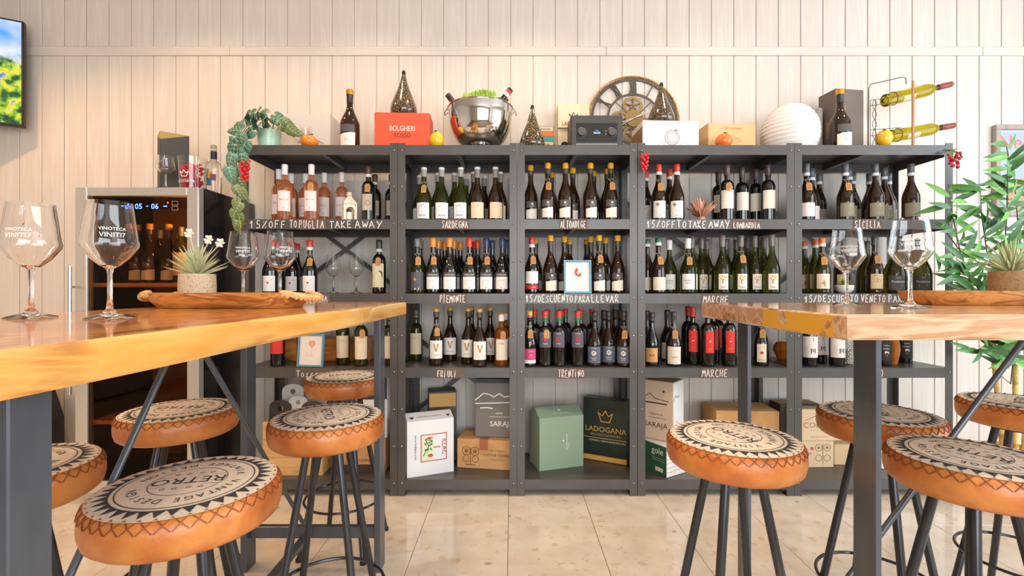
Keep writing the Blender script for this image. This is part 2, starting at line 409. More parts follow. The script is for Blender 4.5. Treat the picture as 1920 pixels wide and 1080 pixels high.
card(1, 2, 'PIEMONTE', 823, 875, 'brown card chalked PIEMONTE on a shelf edge')
card(3, 2, 'MARCHE', 1316, 1368, 'brown card chalked MARCHE under the yellow tree wine labels', dz=.004, rot=.02)
card(4, 2, 'VENETO', 1612, 1663, 'brown card chalked VENETO between the words DESCUENTO and PARA')
card(0, 3, 'Toscana', 553, 625, 'brown card chalked Toscana behind the leather stool seat', 556, 618, hgt=.034)
card(1, 3, 'FRiULi', 818, 871, 'brown card chalked FRIULI on a shelf edge', 820, 858, hgt=.032)
card(2, 3, 'TRENTiNO', 1045, 1098, 'brown card chalked TRENTINO hanging askew on a shelf edge', dz=.002, rot=-.02)
card(3, 3, 'MARCHE', 1314, 1367, 'brown card chalked MARCHE under the red wine labels')
card(4, 3, 'VENETO', 1608, 1661, 'grey card with a chalked O showing beside the flat table leg', 1612, 1657)
# ---------------------------------------------------------------- bar tables
black_steel = noise_mat('brushed_dark_steel', ['565b62', '60656c'], scale=(6, 6, 2), nscale=4, rough=.3, metal=.4)
def wood_top(name, axis, edge_at, heart, sap, light, paint=None):
    """boards glued along an axis; sapwood along the live edge"""
    m, nt, b = bsdf_mat(name); N, L = nt.nodes, nt.links
    tc = N.new('ShaderNodeTexCoord'); mp = N.new('ShaderNodeMapping'); L.new(tc.outputs['Object'], mp.inputs[0])
    mp.inputs['Scale'].default_value = (9, .9, 9) if axis == 'Y' else (.9, 9, 9)
    n1 = N.new('ShaderNodeTexNoise'); n1.inputs['Scale'].default_value = 2.4; n1.inputs['Detail'].default_value = 8; n1.inputs['Distortion'].default_value = 1.2
    L.new(mp.outputs[0], n1.inputs['Vector'])
    r1 = N.new('ShaderNodeValToRGB'); e = r1.color_ramp.elements
    while len(e) < 5: e.new(.5)
    for k, (p, c) in enumerate(((.28, heart[0]), (.42, heart[1]), (.5, light), (.56, heart[1]), (.72, heart[2]))): e[k].position = p; e[k].color = C(c)
    L.new(n1.outputs['Fac'], r1.inputs[0]); last = r1.outputs[0]
    sep = N.new('ShaderNodeSeparateXYZ'); L.new(tc.outputs['Object'], sep.inputs[0])
    if edge_at is not None:
        mp2 = N.new('ShaderNodeMapping'); mp2.inputs['Scale'].default_value = (2, 3, 6); L.new(tc.outputs['Object'], mp2.inputs[0])
        n2 = N.new('ShaderNodeTexNoise'); n2.inputs['Scale'].default_value = 1.6; L.new(mp2.outputs[0], n2.inputs['Vector'])
        ma = N.new('ShaderNodeMath'); ma.operation = 'MULTIPLY_ADD'; ma.inputs[1].default_value = .09; L.new(n2.outputs['Fac'], ma.inputs[0]); L.new(sep.outputs['X'], ma.inputs[2])
        mr = N.new('ShaderNodeMapRange'); mr.inputs[1].default_value = edge_at + .035; mr.inputs[2].default_value = edge_at + .05; L.new(ma.outputs[0], mr.inputs[0])
        mp3 = N.new('ShaderNodeMapping'); mp3.inputs['Scale'].default_value = (3, 1.2, 10); L.new(tc.outputs['Object'], mp3.inputs[0])
        n3 = N.new('ShaderNodeTexNoise'); n3.inputs['Scale'].default_value = 3; n3.inputs['Detail'].default_value = 5; L.new(mp3.outputs[0], n3.inputs['Vector'])
        r3 = N.new('ShaderNodeValToRGB'); r3.color_ramp.elements[0].color = C(sap[0]); r3.color_ramp.elements[0].position = .35; r3.color_ramp.elements[1].color = C(sap[1]); r3.color_ramp.elements[1].position = .65
        L.new(n3.outputs['Fac'], r3.inputs[0])
        mx = N.new('ShaderNodeMix'); mx.data_type = 'RGBA'; L.new(mr.outputs[0], mx.inputs[0]); L.new(last, mx.inputs[6]); L.new(r3.outputs[0], mx.inputs[7]); last = mx.outputs[2]
    if paint:
        n4 = N.new('ShaderNodeTexNoise'); n4.inputs['Scale'].default_value = 26; n4.inputs['Detail'].default_value = 6; L.new(tc.outputs['Object'], n4.inputs['Vector'])
        r4 = N.new('ShaderNodeValToRGB'); r4.color_ramp.elements[0].position = .36; r4.color_ramp.elements[0].color = (0, 0, 0, 1); r4.color_ramp.elements[1].position = .41; r4.color_ramp.elements[1].color = (1, 1, 1, 1)
        L.new(n4.outputs['Fac'], r4.inputs[0])
        def gate(sock, lo, hi):
            a = N.new('ShaderNodeMath'); a.operation = 'GREATER_THAN'; a.inputs[1].default_value = lo; L.new(sock, a.inputs[0])
            c = N.new('ShaderNodeMath'); c.operation = 'LESS_THAN'; c.inputs[1].default_value = hi; L.new(sock, c.inputs[0])
            d = N.new('ShaderNodeMath'); d.operation = 'MULTIPLY'; L.new(a.outputs[0], d.inputs[0]); L.new(c.outputs[0], d.inputs[1]); return d.outputs[0]
        g = gate(sep.outputs['Y'], paint[0], paint[1]); h = gate(sep.outputs['X'], -1, .035); q = gate(sep.outputs['Z'], -.048, -.004)
        fac = r4.outputs[0]
        for s in (g, h, q):
            mm = N.new('ShaderNodeMath'); mm.operation = 'MULTIPLY'; L.new(fac, mm.inputs[0]); L.new(s, mm.inputs[1]); fac = mm.outputs[0]
        mx = N.new('ShaderNodeMix'); mx.data_type = 'RGBA'; mx.inputs[7].default_value = C('e2a834'); L.new(fac, mx.inputs[0]); L.new(last, mx.inputs[6]); last = mx.outputs[2]
    L.new(last, b.inputs['Base Color']); b.inputs['Roughness'].default_value = .25
    b.inputs['Coat Weight'].default_value = .7; b.inputs['Coat Roughness'].default_value = .07
    return m
def slab(outline, z0, z1, bev):
    """tabletop: outline (list of xy, counter-clockwise) with softened edges"""
    n = len(outline); cx = sum(p[0] for p in outline) / n; cy = sum(p[1] for p in outline) / n
    def inset(p, d):
        v = Vector((cx - p[0], cy - p[1])); v.normalize(); return (p[0] + v.x * d, p[1] + v.y * d)
    rings = [(bev * 1.2, z0), (0.0, z0 + bev), (0.0, z1 - bev), (bev * 1.2, z1)]
    v = []; f = []
    for d, z in rings: v += [(*inset(p, d), z) for p in outline]
    for k in range(3):
        for i in range(n): j = (i + 1) % n; f.append((k * n + i, k * n + j, k * n + n + j, k * n + n + i))
    f.append(tuple(range(n - 1, -1, -1))); f.append(tuple(3 * n + i for i in range(n)))
    return MB().add(v, f)
def rod(t, a, b, r, m, name='brace_rod'): return MB().tube([a, b], r, 10).build(name, m, t, smooth=40)
# live-edge table: long axis runs away from the camera
LT_Z = 1.07
lt = thing('bar_table', 'tall bar table with golden live-edge top beside the wine fridge', 'table', (-.80, 1.18, 0))
ol = []
def liveedge(y): return .335 + .012 * math.sin(3.1 * y + .6) + .007 * math.sin(8.3 * y) - .02 * max(0, (.1 - y)) * 1.2 + (.035 * (y - .35) if y > .35 else 0)
for k in range(25):
    y = -1.0 + 1.80 * k / 24; ol.append((liveedge(y), y))
ol += [(.30, .82), (-.28, .82), (-.315, .79)]
for k in range(12): y = .7 - 1.7 * k / 11; ol.append((-.32 - .01 * math.sin(4 * y + 1), y))
top_l = wood_top('varnished_live_edge_wood', 'Y', .305, ('5e2a10', 'a2561f', 'bf7330'), ('dc9c46', 'ebb768'), 'dfa355')
slab(ol, -.05, 0, .006).build('tabletop', top_l, lt, smooth=35, loc=(0, 0, LT_Z))
def frame_legs(t, along, pos, span, h, lt_, hd=.035):
    """two flat-bar legs, a crossbar and a top bar; along = axis the pair spreads on"""
    for s in (-1, 1):
        u = pos if along == 'X' else s * span; v = s * span if along == 'X' else pos
        if along == 'X': MB().box(s * span - .0125, s * span + .0125, pos - hd, pos + hd, 0, h, .002).build('leg', black_steel, t)
        else: MB().box(pos - lt_, pos + lt_, s * span - .03, s * span + .03, 0, h, .002).build('leg', black_steel, t)
    if along == 'X':
        MB().box(-span + .0125, span - .0125, pos - .012, pos + .012, .125, .172, .002).build('crossbar', black_steel, t)
        MB().box(-span + .0125, span - .0125, pos - .03, pos + .03, h - .012, h, .002).build('top_bar', black_steel, t)
    else:
        MB().box(pos - .012, pos + .012, -span + .03, span - .03, .125, .172, .002).build('crossbar', black_steel, t)
        MB().box(pos - .03, pos + .03, -span + .03, span - .03, h - .012, h, .002).build('top_bar', black_steel, t)
LH = LT_Z - .05
frame_legs(lt, 'X', .715, .265, LH, 0); frame_legs(lt, 'X', -.64, .235, LH, 0, .0255)
MB().box(-.036, -.004, -.613, .703, .13, .15, .002).build('stretcher', black_steel, lt)
rod(lt, (-.02, .69, .173), (-.02, .02, LH), .0075, black_steel); rod(lt, (-.02, -.60, .173), (-.02, -.02, LH), .0075, black_steel)
# reclaimed-board table: long axis runs along the shelves
RT_Z = 1.079
rt = thing('bar_table', 'tall bar table with reclaimed plank top and worn yellow paint, beside the bamboo plant', 'table', (.64, .905, 0))
top_r = wood_top('varnished_reclaimed_wood', 'X', None, ('8f6242', 'bb8d69', 'cda483'), ('', ''), 'd8b694', paint=(.03, .30))
ol = [(.0, 0.02), (.006, 0), (2.3, 0), (2.3, .74), (.03, .74), (.02, .73), (.012, .30), (.003, .298)]
slab(ol, -.05, 0, .004).build('tabletop', top_r, rt, smooth=35, loc=(0, 0, RT_Z))
RH = RT_Z - .05
for pos in (.105, 2.1):
    for yy in (.08, .60): MB().box(pos - .006, pos + .006, yy - .032, yy + .032, 0, RH, .001).build('leg', black_steel, rt)
    MB().box(pos - .012, pos + .012, .112, .568, .125, .172, .002).build('crossbar', black_steel, rt)
    MB().box(pos - .025, pos + .025, .112, .568, RH - .012, RH, .002).build('top_bar', black_steel, rt)
MB().box(.117, 2.088, .33, .362, .13, .15, .002).build('stretcher', black_steel, rt)
rod(rt, (.12, .345, .175), (.75, .345, RH), .0075, black_steel); rod(rt, (2.085, .345, .175), (1.43, .345, RH), .0075, black_steel)
# ---------------------------------------------------------------- stools
leather = noise_mat('tan_leather', ['9a5424', 'b9692f', 'c9803f', 'a55b28'], nscale=9, detail=7, rough=.36, bump=.25, rand=20, stops=[.3, .45, .6, .75], bscale=60)
canvas = noise_mat('printed_canvas', ['e4dacb', 'dacfbe'], nscale=120, rough=.85, bump=.2)
ink = M('3a3d42', .8); lace_m = M('8a4a22', .5)
tube_m = noise_mat('dark_tube_steel', ['3c3c3f', '48484b'], nscale=8, rough=.24, metal=.6)
SEAT = .742
def dome(x, y, d): return (x, y, SEAT + .007 * max(0, 1 - (x * x + y * y) / .0245) + d)
def make_stool():
    t = thing('bar_stool', 'stool', 'stool')
    MB().lathe([(0, .668), (.13, .668), (.152, .670), (.1615, .678), (.1655, .692), (.1665, .708), (.165, .724), (.161, .735), (.155, .7405), (.150, .7412), (.146, .7390)], 48).build('seat_cushion', leather, t, smooth=60)
    mb = MB(); rings = [(0.0, 1)] + [(.1565 * k / 8, 48) for k in range(1, 9)]
    v = [dome(0, 0, 0)]; f = []
    for k in range(1, 9):
        for i in range(48): a = 2 * PI * i / 48; r = .1565 * k / 8; v.append(dome(r * math.cos(a), r * math.sin(a), 0))
    for i in range(48): f.append((0, 1 + i, 1 + (i + 1) % 48))
    for k in range(7):
        for i in range(48): j = (i + 1) % 48; f.append((1 + k * 48 + i, 1 + k * 48 + 48 + i, 1 + k * 48 + 48 + j, 1 + k * 48 + j))
    top = mb.add(v, f).build('seat_top', canvas, t, smooth=60)
    mb = MB(); nz = 36
    for i in range(nz):                                   # toothed border
        a = 2 * PI * i / nz; h = PI / nz
        for q in range(2):
            b0 = a - h + q * h; b1 = b0 + h
            pr = .124
            tipr = .147
            mb.poly([(pr * math.cos(b0), pr * math.sin(b0)), (pr * math.cos(b1), pr * math.sin(b1)),
                     (tipr * math.cos(a), tipr * math.sin(a))])
    for r0, r1 in ((.1225, .1262), (.1135, .1155), (.0655, .0668)): mb.disc(0, 0, r1, 48, r0)
    mb.type('RETRO', 0, -.0145, .043, .98)
    for s in (-1, 1): mb.rect(-.060, .060, s * .0235 - .0006, s * .0235 + .0006)
    def arc_text(txt, r, a_mid, size, flip):
        n = len(txt); st = size * .80 / r
        for i, ch in enumerate(txt):
            if ch == ' ': continue
            k = i - (n - 1) / 2; a = a_mid - k * st if not flip else a_mid + k * st
            s0 = len(mb.v); mb.type(ch, 0, -size * .35, size)
            ro = a - PI / 2 if not flip else a + PI / 2
            c, q = math.cos(ro), math.sin(ro)
            mb.map(lambda x, y, z: (r * math.cos(a) + x * c - y * q, r * math.sin(a) + x * q + y * c, z), s0)
    for am in (PI / 2, -PI / 2):
        arc_text('VINTAGE', .0895, am + (.74 if am > 0 else -.74), .0225, am < 0)
        arc_text('DESIGN', .0895, am - (.74 if am > 0 else -.74), .0225, am < 0)
    for x in (-.032, -.012, .012, .032):
        for y in (-.036, .036):
            pts = [((.0055 if k % 2 else .0024) * math.sin(PI * k / 5) + x, (.0055 if k % 2 else .0024) * math.cos(PI * k / 5) + y) for k in range(10)]
            mb.stroke(pts + [pts[0]], .0009)
    mb.map(lambda x, y, z: dome(x, y, .0007)).build('print', ink, top)
    lc = MB(); n = 40
    for i in range(n):
        for sgn in (1, -1):
            a0 = 2 * PI * i / n; a1 = a0 + sgn * 2 * PI / n * .95
            p0 = (.1515, SEAT + .0014); p1 = (.1625, .7355); p2 = (.1662, .724)
            pts = []
            for fr, (r, z) in ((0, p0), (.5, p1), (1, p2)):
                a = a0 + (a1 - a0) * fr; pts.append((r * math.cos(a), r * math.sin(a), z))
            lc.tube(pts, .0011, 4)
    lc.build('lacing', lace_m, t)
    for k in range(4):
        a = PI / 4 + k * PI / 2; c, s = math.cos(a), math.sin(a)
        lg = MB().tube([(.062 * c, .062 * s, .662), (.192 * c, .192 * s, .004)], .0112, 10).build('leg', tube_m, t, smooth=40)
        MB().lathe([(0, 0), (.013, 0), (.013, .012), (.0113, .014)], 10, c=(.1925 * c, .1925 * s, 0)).build('foot_cap', M('1b1b1b', .6), lg)
    MB().tube([(.166 * math.cos(2 * PI * i / 40), .166 * math.sin(2 * PI * i / 40), .215) for i in range(40)], .0052, 8, closed=True).build('foot_ring', tube_m, t, smooth=40)
    MB().lathe([(0, .656), (.10, .656), (.10, .6675), (0, .6675)], 24).build('seat_plate', tube_m, t)
    return t
stool0 = make_stool()
STOOLS = ((-.640, .93, 195, 8, 'tan leather bar stool pulled under the edge of the live-edge table, lacing loose'),
          (-1.10, 1.02, 30, 40, 'tan leather bar stool behind the flat steel leg of the live-edge table'),
          (-1.062, 1.50, 188, 25, 'tan leather bar stool standing directly before the wine fridge door'),
          (-.560, 1.425, -62, 5, 'tan leather bar stool before the wooden crate and the table crossbar'),
          (-.735, 2.065, 20, -4, 'reddish leather bar stool nearest the shelf signed Toscana'),
          (.578, 1.225, 115, 4, 'tan leather bar stool at the reclaimed table corner, before the MARCHE shelf'),
          (1.142, 1.46, 70, 30, 'reddish leather bar stool before the stacked vine-printed cartons'),
          (1.066, 1.085, 118, 3, 'tan leather bar stool with a side seam under the reclaimed table'),
          (1.735, 1.60, 40, 22, 'reddish leather bar stool beside the bamboo plant basket'))
for i, (x, y, pr, lg, lab) in enumerate(STOOLS):
    o = stool0 if i == 0 else copy_tree(stool0)
    o.location = (x, y, 0); o.rotation_euler = (0, 0, math.radians(lg))
    for ch in o.children:
        if ch.name.startswith('seat_top'): ch.rotation_euler = (0, 0, math.radians(pr - lg))
    tag(o, lab, 'stool', 'retro print bar stools')
# ---------------------------------------------------------------- bottles
G_DARK = M('16120f', .06, spec=.6, coat=.6)
G_OLIVE = M('4d4a12', .05, trans=.75, ior=1.35, coat=.4)
G_GREEN = M('5c6026', .04, trans=.85, ior=1.33)
G_BROWN = M('3a2413', .05, trans=.55, ior=1.35, coat=.5)
G_ROSE = M('f0a878', .04, trans=.85, ior=1.33)
G_AMBER = M('b5691f', .05, trans=.7, ior=1.33)
G_CLEAR = M('f4f6f5', .02, trans=1.0, ior=1.2)
kraft = noise_mat('kraft_tag', ['c08a50', 'cc9a62'], nscale=40, rough=.85)
string_m = M('d9c3a2', .9)
def sm(t): t = max(0.0, min(1.0, t)); return t * t * (3 - 2 * t)
def prof(kind, h, r):
    nr = .0143
    if kind == 'burg': b0, b1 = .40, .74
    elif kind == 'bord': b0, b1 = .60, .735
    elif kind == 'fat': b0, b1 = .34, .80
    else: b0, b1 = .42, .76
    p = [(0, .004), (r * .6, .002), (r * .9, 0), (r * .985, .003), (r, .009), (r, b0 * h)]
    n = 10
    for k in range(1, n + 1):
        t = k / n; z = (b0 + (b1 - b0) * t) * h
        q = (1 - sm(t)) if kind != 'bord' else (math.sqrt(max(0, 1 - t * t)) * .8 + (1 - sm(t)) * .2)
        p.append((nr + (r - nr) * q, z))
    p += [(nr * .98, .80 * h if b1 < .79 else .85 * h), (nr * .96, h - .024), (nr * 1.1, h - .022), (nr * 1.1, h - .004), (nr * .9, h), (0, h)]
    return p
def on_cyl(r): return lambda x, y, d: ((r + d) * math.sin(x / r), -(r + d) * math.cos(x / r), y)
def cyl_patch(r, half, z0, z1, slant=0.0, n=14, arch=0.0):
    v = []; f = []
    for i in range(n + 1):
        u = -1 + 2 * i / n; a = u * half; x, y = r * math.sin(a), -r * math.cos(a)
        v += [(x, y, z0), (x, y, z1 + slant * u + arch * (1 - u * u))]
    for i in range(n): f.append((2 * i, 2 * i + 2, 2 * i + 3, 2 * i + 1))
    return v, f
def drawing(kind, mb, w, h, a):
    """small printed pictures, centred on 0,0 in metres"""
    if kind == 'heart': mb.poly([(0, -h), (w, .2 * h), (w * .9, .8 * h), (w * .45, h), (0, .55 * h), (-w * .45, h), (-w * .9, .8 * h), (-w, .2 * h)])
    elif kind == 'dot': mb.disc(0, 0, w, 12)
    elif kind == 'ring': mb.disc(0, 0, w, 20, w * .82)
    elif kind == 'lines':
        for k in range(a): y = -h + 2 * h * k / max(1, a - 1); mb.rect(-w, w, y - .0005, y + .0005)
    elif kind == 'rule': mb.rect(-w, w, -h, h)
    elif kind == 'mount':
        mb.stroke([(-w, -.3 * h), (-.45 * w, .5 * h), (-.25 * w, .25 * h), (-.05 * w, .6 * h), (.1 * w, .2 * h), (.3 * w, .55 * h), (.55 * w, .1 * h), (w, .2 * h)], .0012); mb.stroke([(-.9 * w, -.75 * h), (.9 * w, -.6 * h)], .0012)
    elif kind == 'vee': mb.poly([(-w, h), (-w * .45, h), (0, -.35 * h), (w * .45, h), (w, h), (w * .22, -h), (-w * .22, -h)])
    elif kind == 'tree':
        rr = random.Random(a)
        for k in range(16): mb.disc(rr.uniform(-w, w) * .8, rr.uniform(-.3, 1) * h * .85, w * rr.uniform(.12, .24), 7)
        mb.stroke([(-.1 * w, -h), (-.1 * w, -.2 * h), (.3 * w, .3 * h)], .0016)
    elif kind == 'blot':
        mb.poly([(w * math.cos(2 * PI * k / 9) * (1, .8, 1.1, .75, 1, .9, 1.05, .7, .95)[k], h * math.sin(2 * PI * k / 9) * (1, .85, .9, 1.1, .8, 1, .9, 1.05, .8)[k]) for k in range(9)])
    elif kind == 'apple': mb.disc(-.35 * w, 0, .6 * w, 16, .55 * w); mb.disc(.4 * w, -.1 * h, .55 * w, 16, .5 * w); mb.stroke([(0, .5 * h), (.2 * w, h)], .001)
    elif kind == 'hill': mb.poly([(-w, -h), (w, -h), (w, .6 * h), (.4 * w, h), (-.2 * w, .2 * h), (-w, -.1 * h)])
    elif kind == 'face': mb.disc(0, 0, w, 16, sy=.42); mb.stroke([(-1.2 * w, h), (-.2 * w, h * 1.1)], .002); mb.stroke([(-w, -h * .9), (w, -h * .9)], .0025)
    elif kind == 'horse': mb.poly([(-w, -h), (-.5 * w, .2 * h), (-w, .5 * h), (.3 * w, .3 * h), (w, h), (.8 * w, 0), (.2 * w, -.2 * h)])
    elif kind == 'emme': mb.stroke([(-w, -h), (-w, h), (w, h), (w, -h)], w * .5); mb.stroke([(0, h), (0, -h * .4)], w * .4)
    elif kind == 'notch': mb.poly([(-w, h), (w, h), (w, -.7 * h), (.5 * w, -h), (.1 * w, -.75 * h), (-.3 * w, -1.0 * h), (-w, -.85 * h)])
    elif kind == 'beast': mb.poly([(-w, h * .3), (-.6 * w, h), (.5 * w, .9 * h), (w, .4 * h), (.8 * w, -h), (.55 * w, -h), (.4 * w, -.2 * h), (-.4 * w, -.2 * h), (-.5 * w, -h), (-.75 * w, -h)])
    return mb
class BT: pass
BOTTLES = {}
def bottle_type(key, kind, h, r, glass, cap, caplen, desc, labels=(), cap2=None, band=None, prints=(), neck=None):
    """labels: (colour, half angle, z0, z1, slant); prints: (colour, [(kind or text, x, z, w, h, extra)])"""
    BOTTLES[key] = dict(kind=kind, h=h, r=r, glass=glass, cap=cap, caplen=caplen, labels=labels, cap2=cap2, band=band, prints=prints, desc=desc, neck=neck, proto={})
def build_bottle(key, tagged):
    b = BOTTLES[key]
    if tagged in b['proto']:
        return copy_tree(b['proto'][tagged])
    h, r = b['h'], b['r']
    t = thing('wine_bottle', 'bottle', 'wine bottle')
    P = prof(b['kind'], h, r)
    MB().lathe(P, 26).build('body', b['glass'], t, smooth=50)
    nr = .0143 * 1.12
    cl = b['caplen']
    if b['neck']:
        MB().lathe([(nr * .94, h - cl - .022), (nr, h - cl - .0215), (nr, h - cl)], 20).build('neck_sleeve', M(b['neck'], .35), t, smooth=40)
    if b['cap2']:
        c2, l2 = b['cap2']
        MB().lathe([(nr * .98, h - cl), (nr * 1.03, h - cl + .0005), (nr * 1.03, h - l2)], 20).build('capsule_skirt', M(b['cap'], .35), t, smooth=40)
        MB().lathe([(nr * 1.03, h - l2), (nr * 1.06, h - l2 + .0005), (nr * 1.06, h - .001), (nr * .95, h + .0015), (0, h + .0015)], 20).build('capsule', M(c2, .4, coat=.4), t, smooth=40)
    else:
        MB().lathe([(nr * .98, h - cl), (nr * 1.03, h - cl + .0005), (nr * 1.0, h - .03), (nr * 1.06, h - .022), (nr * 1.06, h - .001), (nr * .95, h + .0015), (0, h + .0015)], 20).build('capsule', M(b['cap'], .4, coat=.3), t, smooth=40)
    if b['band']:
        MB().lathe([(nr * 1.0, h - cl - .016), (nr * 1.05, h - cl - .0155), (nr * 1.05, h - cl + .001)], 20).build('neck_band', M(b['band'], .6), t, smooth=40)
    lo = None
    for k, (col, half, z0, z1, sl) in enumerate(b['labels']):
        m = MB().add(*cyl_patch(r + .0006 + .0003 * k, half, z0, z1, sl)).build('label', M(col, .65), t, smooth=40)
        lo = lo or m
    for col, items in b['prints']:
        mb = MB()
        for it in items:
            s0 = len(mb.v)
            if it[0] in ('heart', 'dot', 'ring', 'lines', 'rule', 'mount', 'vee', 'tree', 'blot', 'apple', 'hill', 'face', 'horse', 'emme', 'notch', 'beast'):
                drawing(it[0], mb, it[3], it[4], it[5] if len(it) > 5 else 3)
            else: mb.type(it[0], 0, 0, it[3], it[4] if len(it) > 4 else 1.0)
            x, z = it[1], it[2]
            mb.map(lambda a, c, d: (a + x, c + z, d), s0)
        mb.map(on_cyl(r + .0016)).build('label_print', M(col, .6), lo)
    if tagged:
        # kraft tag hanging on a string from the neck
        zt = h * .66; k = 0
        rr = [q for q in P]
        def rad(z):
            for (r0, z0), (r1, z1) in zip(P[:-1], P[1:]):
                if z0 <= z <= z1 and z1 > z0: return r0 + (r1 - r0) * (z - z0) / (z1 - z0)
            return r
        za, zb = h * .665, h * .665 - .046
        pa, pb = rad(za) + .003, max(rad(zb), rad((za + zb) / 2)) + .003
        tw = .0145; off = .006
        def put(x, v, d):                               # v: 0 bottom .. 1 top
            return (x + off, -(pb + (pa - pb) * v) - d, zb + (za - zb) * v)
        o2 = [(-tw, 0), (tw, 0), (tw, .82), (tw * .5, 1), (-tw * .5, 1), (-tw, .82)]
        v = [put(x, q, 0) for x, q in o2] + [put(x, q, .0009) for x, q in o2]
        f = [(5, 4, 3, 2, 1, 0), (6, 7, 8, 9, 10, 11)] + [(i, (i + 1) % 6, 6 + (i + 1) % 6, 6 + i) for i in range(6)]
        tg = MB().add(v, f).build('price_tag', kraft, t)
        sc = MB().hand('SV', -.007, .15, .009, .6, .0012, 4)
        sc.map(lambda x, y, d: put(x, y, .0013)).build('tag_writing', M('8a5a32', .8), tg)
        zn = h * .735; rn = rad(zn) + .0014
        st = MB().tube([(rn * math.cos(2 * PI * i / 16), rn * math.sin(2 * PI * i / 16), zn + .004 * math.sin(2 * PI * i / 16)) for i in range(16)], .0008, 4, closed=True)
        for s in (-1, 1): st.tube([(s * rn * .8, -rn * .62, zn - .003), (off + s * .002, -pa - .002, za - .004)], .0008, 4)
        st.build('tag_string', string_m, t)
    b['proto'][tagged] = t
    return t
D = 'a09a94'
bottle_type('rose', 'bord', .315, .0385, G_ROSE, 'f4efec', .058, 'rose wine bottle with white capsule and pale label', [('efe0dc', .95, .052, .165, 0)], prints=[('9a6a5e', [('BACCUS', 0, .112, .0125)]), ('b98a80', [('lines', 0, .098, .026, .0015, 2), ('heart', 0, .068, .004, .004)])])
bottle_type('barolo', 'bord', .310, .0375, G_DARK, '5a4034', .045, 'dark red wine bottle with brown capsule and ornate label', [('c9b9a4', .8, .06, .15, 0)], band='e6e0d8', prints=[('8a6a5a', [('ring', .008, .10, .014, 0), ('lines', 0, .13, .02, .008, 4)])])
bottle_type('saraja', 'burg', .298, .0420, G_GREEN, D, .052, 'green glass white wine bottle with grey capsule and mountain label', [('eeebec', .95, .010, .098, 0)], cap2=('e4e0dc', .012), prints=[('3c3a3c', [('mount', 0, .075, .022, .02), ('SARAJA', 0, .024, .0125)]), ('8a8688', [('INKINI', 0, .048, .005)])])
bottle_type('sardred', 'burg', .300, .0425, G_BROWN, '8d857e', .060, 'dark red wine bottle with grey capsule and plain cream label', [('ead2b4', .95, .012, .100, 0)], cap2=('e4e0dc', .012), prints=[('4a3c34', [('dot', .004, .082, .0028, 0)]), ('b59a80', [('lines', 0, .045, .012, .004, 2), ('lines', 0, .024, .018, .001, 2)])])
ALTO_L = [('57524f', .75, .078, .114, 0), ('f0e6da', .78, .016, .070, .005)]
ALTO_P = [('f2ede6', [('beast', .003, .098, .006, .006), ('KALTERN', .003, .084, .0055)]), ('8a8078', [('lines', 0, .046, .017, .001, 2)])]
bottle_type('alto', 'burg', .322, .0415, G_BROWN, '4a4440', .058, 'tall white wine bottle with yellow-topped capsule and slanted label', ALTO_L, cap2=('e2a422', .030), prints=ALTO_P)
bottle_type('lombred', 'burg', .315, .0410, G_BROWN, 'd8402c', .042, 'dark red wine bottle with red capsule and engraved cream label', [('efe8de', .9, .014, .108, 0)], band='e8e6e2', prints=[('8d8880', [('blot', -.012, .088, .010, .010), ('lines', .004, .075, .02, .006, 3), ('VALLE', .004, .052, .008), ('ring', .002, .030, .006, 0)])])
bottle_type('lombord', 'bord', .312, .0375, G_DARK, '4a3c3a', .058, 'dark red wine bottle with plum capsule and ivory label', [('efe4d2', .95, .066, .168, 0)], prints=[('b0a28e', [('lines', 0, .118, .018, .008, 3), ('lines', 0, .08, .02, .003, 2)])])
bottle_type('sicw', 'burg', .318, .0415, G_BROWN, '55585c', .050, 'dark wine bottle with grey capsule and blush white label', [('f0e2dc', .95, .022, .098, 0)], band='dfe3e6', prints=[('b0a09a', [('dot', .008, .088, .002, 0), ('lines', .006, .042, .014, .001, 2)])])
bottle_type('sicg', 'burg', .318, .0415, G_BROWN, '55585c', .050, 'dark wine bottle with grey capsule and olive grey label', [('8d8672', .95, .022, .098, 0)], band='dfe3e6', prints=[('e2ddcf', [('dot', .008, .088, .0025, 0), ('NOVARA', .008, .076, .0055), ('lines', .012, .042, .014, .001, 2)])])
bottle_type('heart', 'burg', .300, .0415, G_DARK, 'd23a2c', .040, 'dark red wine bottle with red capsule and heart on white label', [('eeebea', .85, .012, .098, 0)], band='ecebea', prints=[('c9362c', [('heart', -.004, .058, .0065, .007)]), ('d8b04a', [('dot', .014, .076, .003, 0)]), ('c9a8a4', [('lines', 0, .032, .018, .003, 2)])])
bottle_type('castle', 'bord', .302, .0375, G_DARK, '33332f', .052, 'dark red wine bottle with landscape label and tag', [('e2d8b4', 1.0, .034, .168, 0)], band='d9cfc0', prints=[('5f6a58', [('hill', 0, .108, .030, .022)]), ('a79a70', [('lines', 0, .062, .024, .012, 4)])])
bottle_type('greylabel', 'burg', .305, .0420, G_OLIVE, '77716c', .046, 'olive glass bottle with grey capsule and charcoal label', [('56565a', .95, .018, .118, 0)], prints=[('c79a4a', [('blot', -.012, .078, .008, .008)]), ('e8e4e0', [('rule', -.002, .026, .012, .005)]), ('a8a49e', [('lines', 0, .045, .022, .001, 2)])])
for kk, cc, nm in (('orange', 'e8953a', 'orange'), ('red', 'd8402c', 'red'), ('blue', '35406a', 'dark blue')):
    bottle_type('dam_' + kk, 'burg', .308, .0415, G_DARK, cc, .050, 'dark red wine bottle with %s capsule and script label' % nm, [('4a4644', .95, .092, .118, 0), ('ece7e2', .92, .024, .092, 0)],
                prints=[('efe9e0', [('DAMILANO', 0, .099, .0125)]), ('8a8684', [('mount', -.002, .068, .020, .008), ('lines', .0, .050, .016, .001, 1)]), ('3c3a38', [('rule', 0, .034, .004, .0012)])])
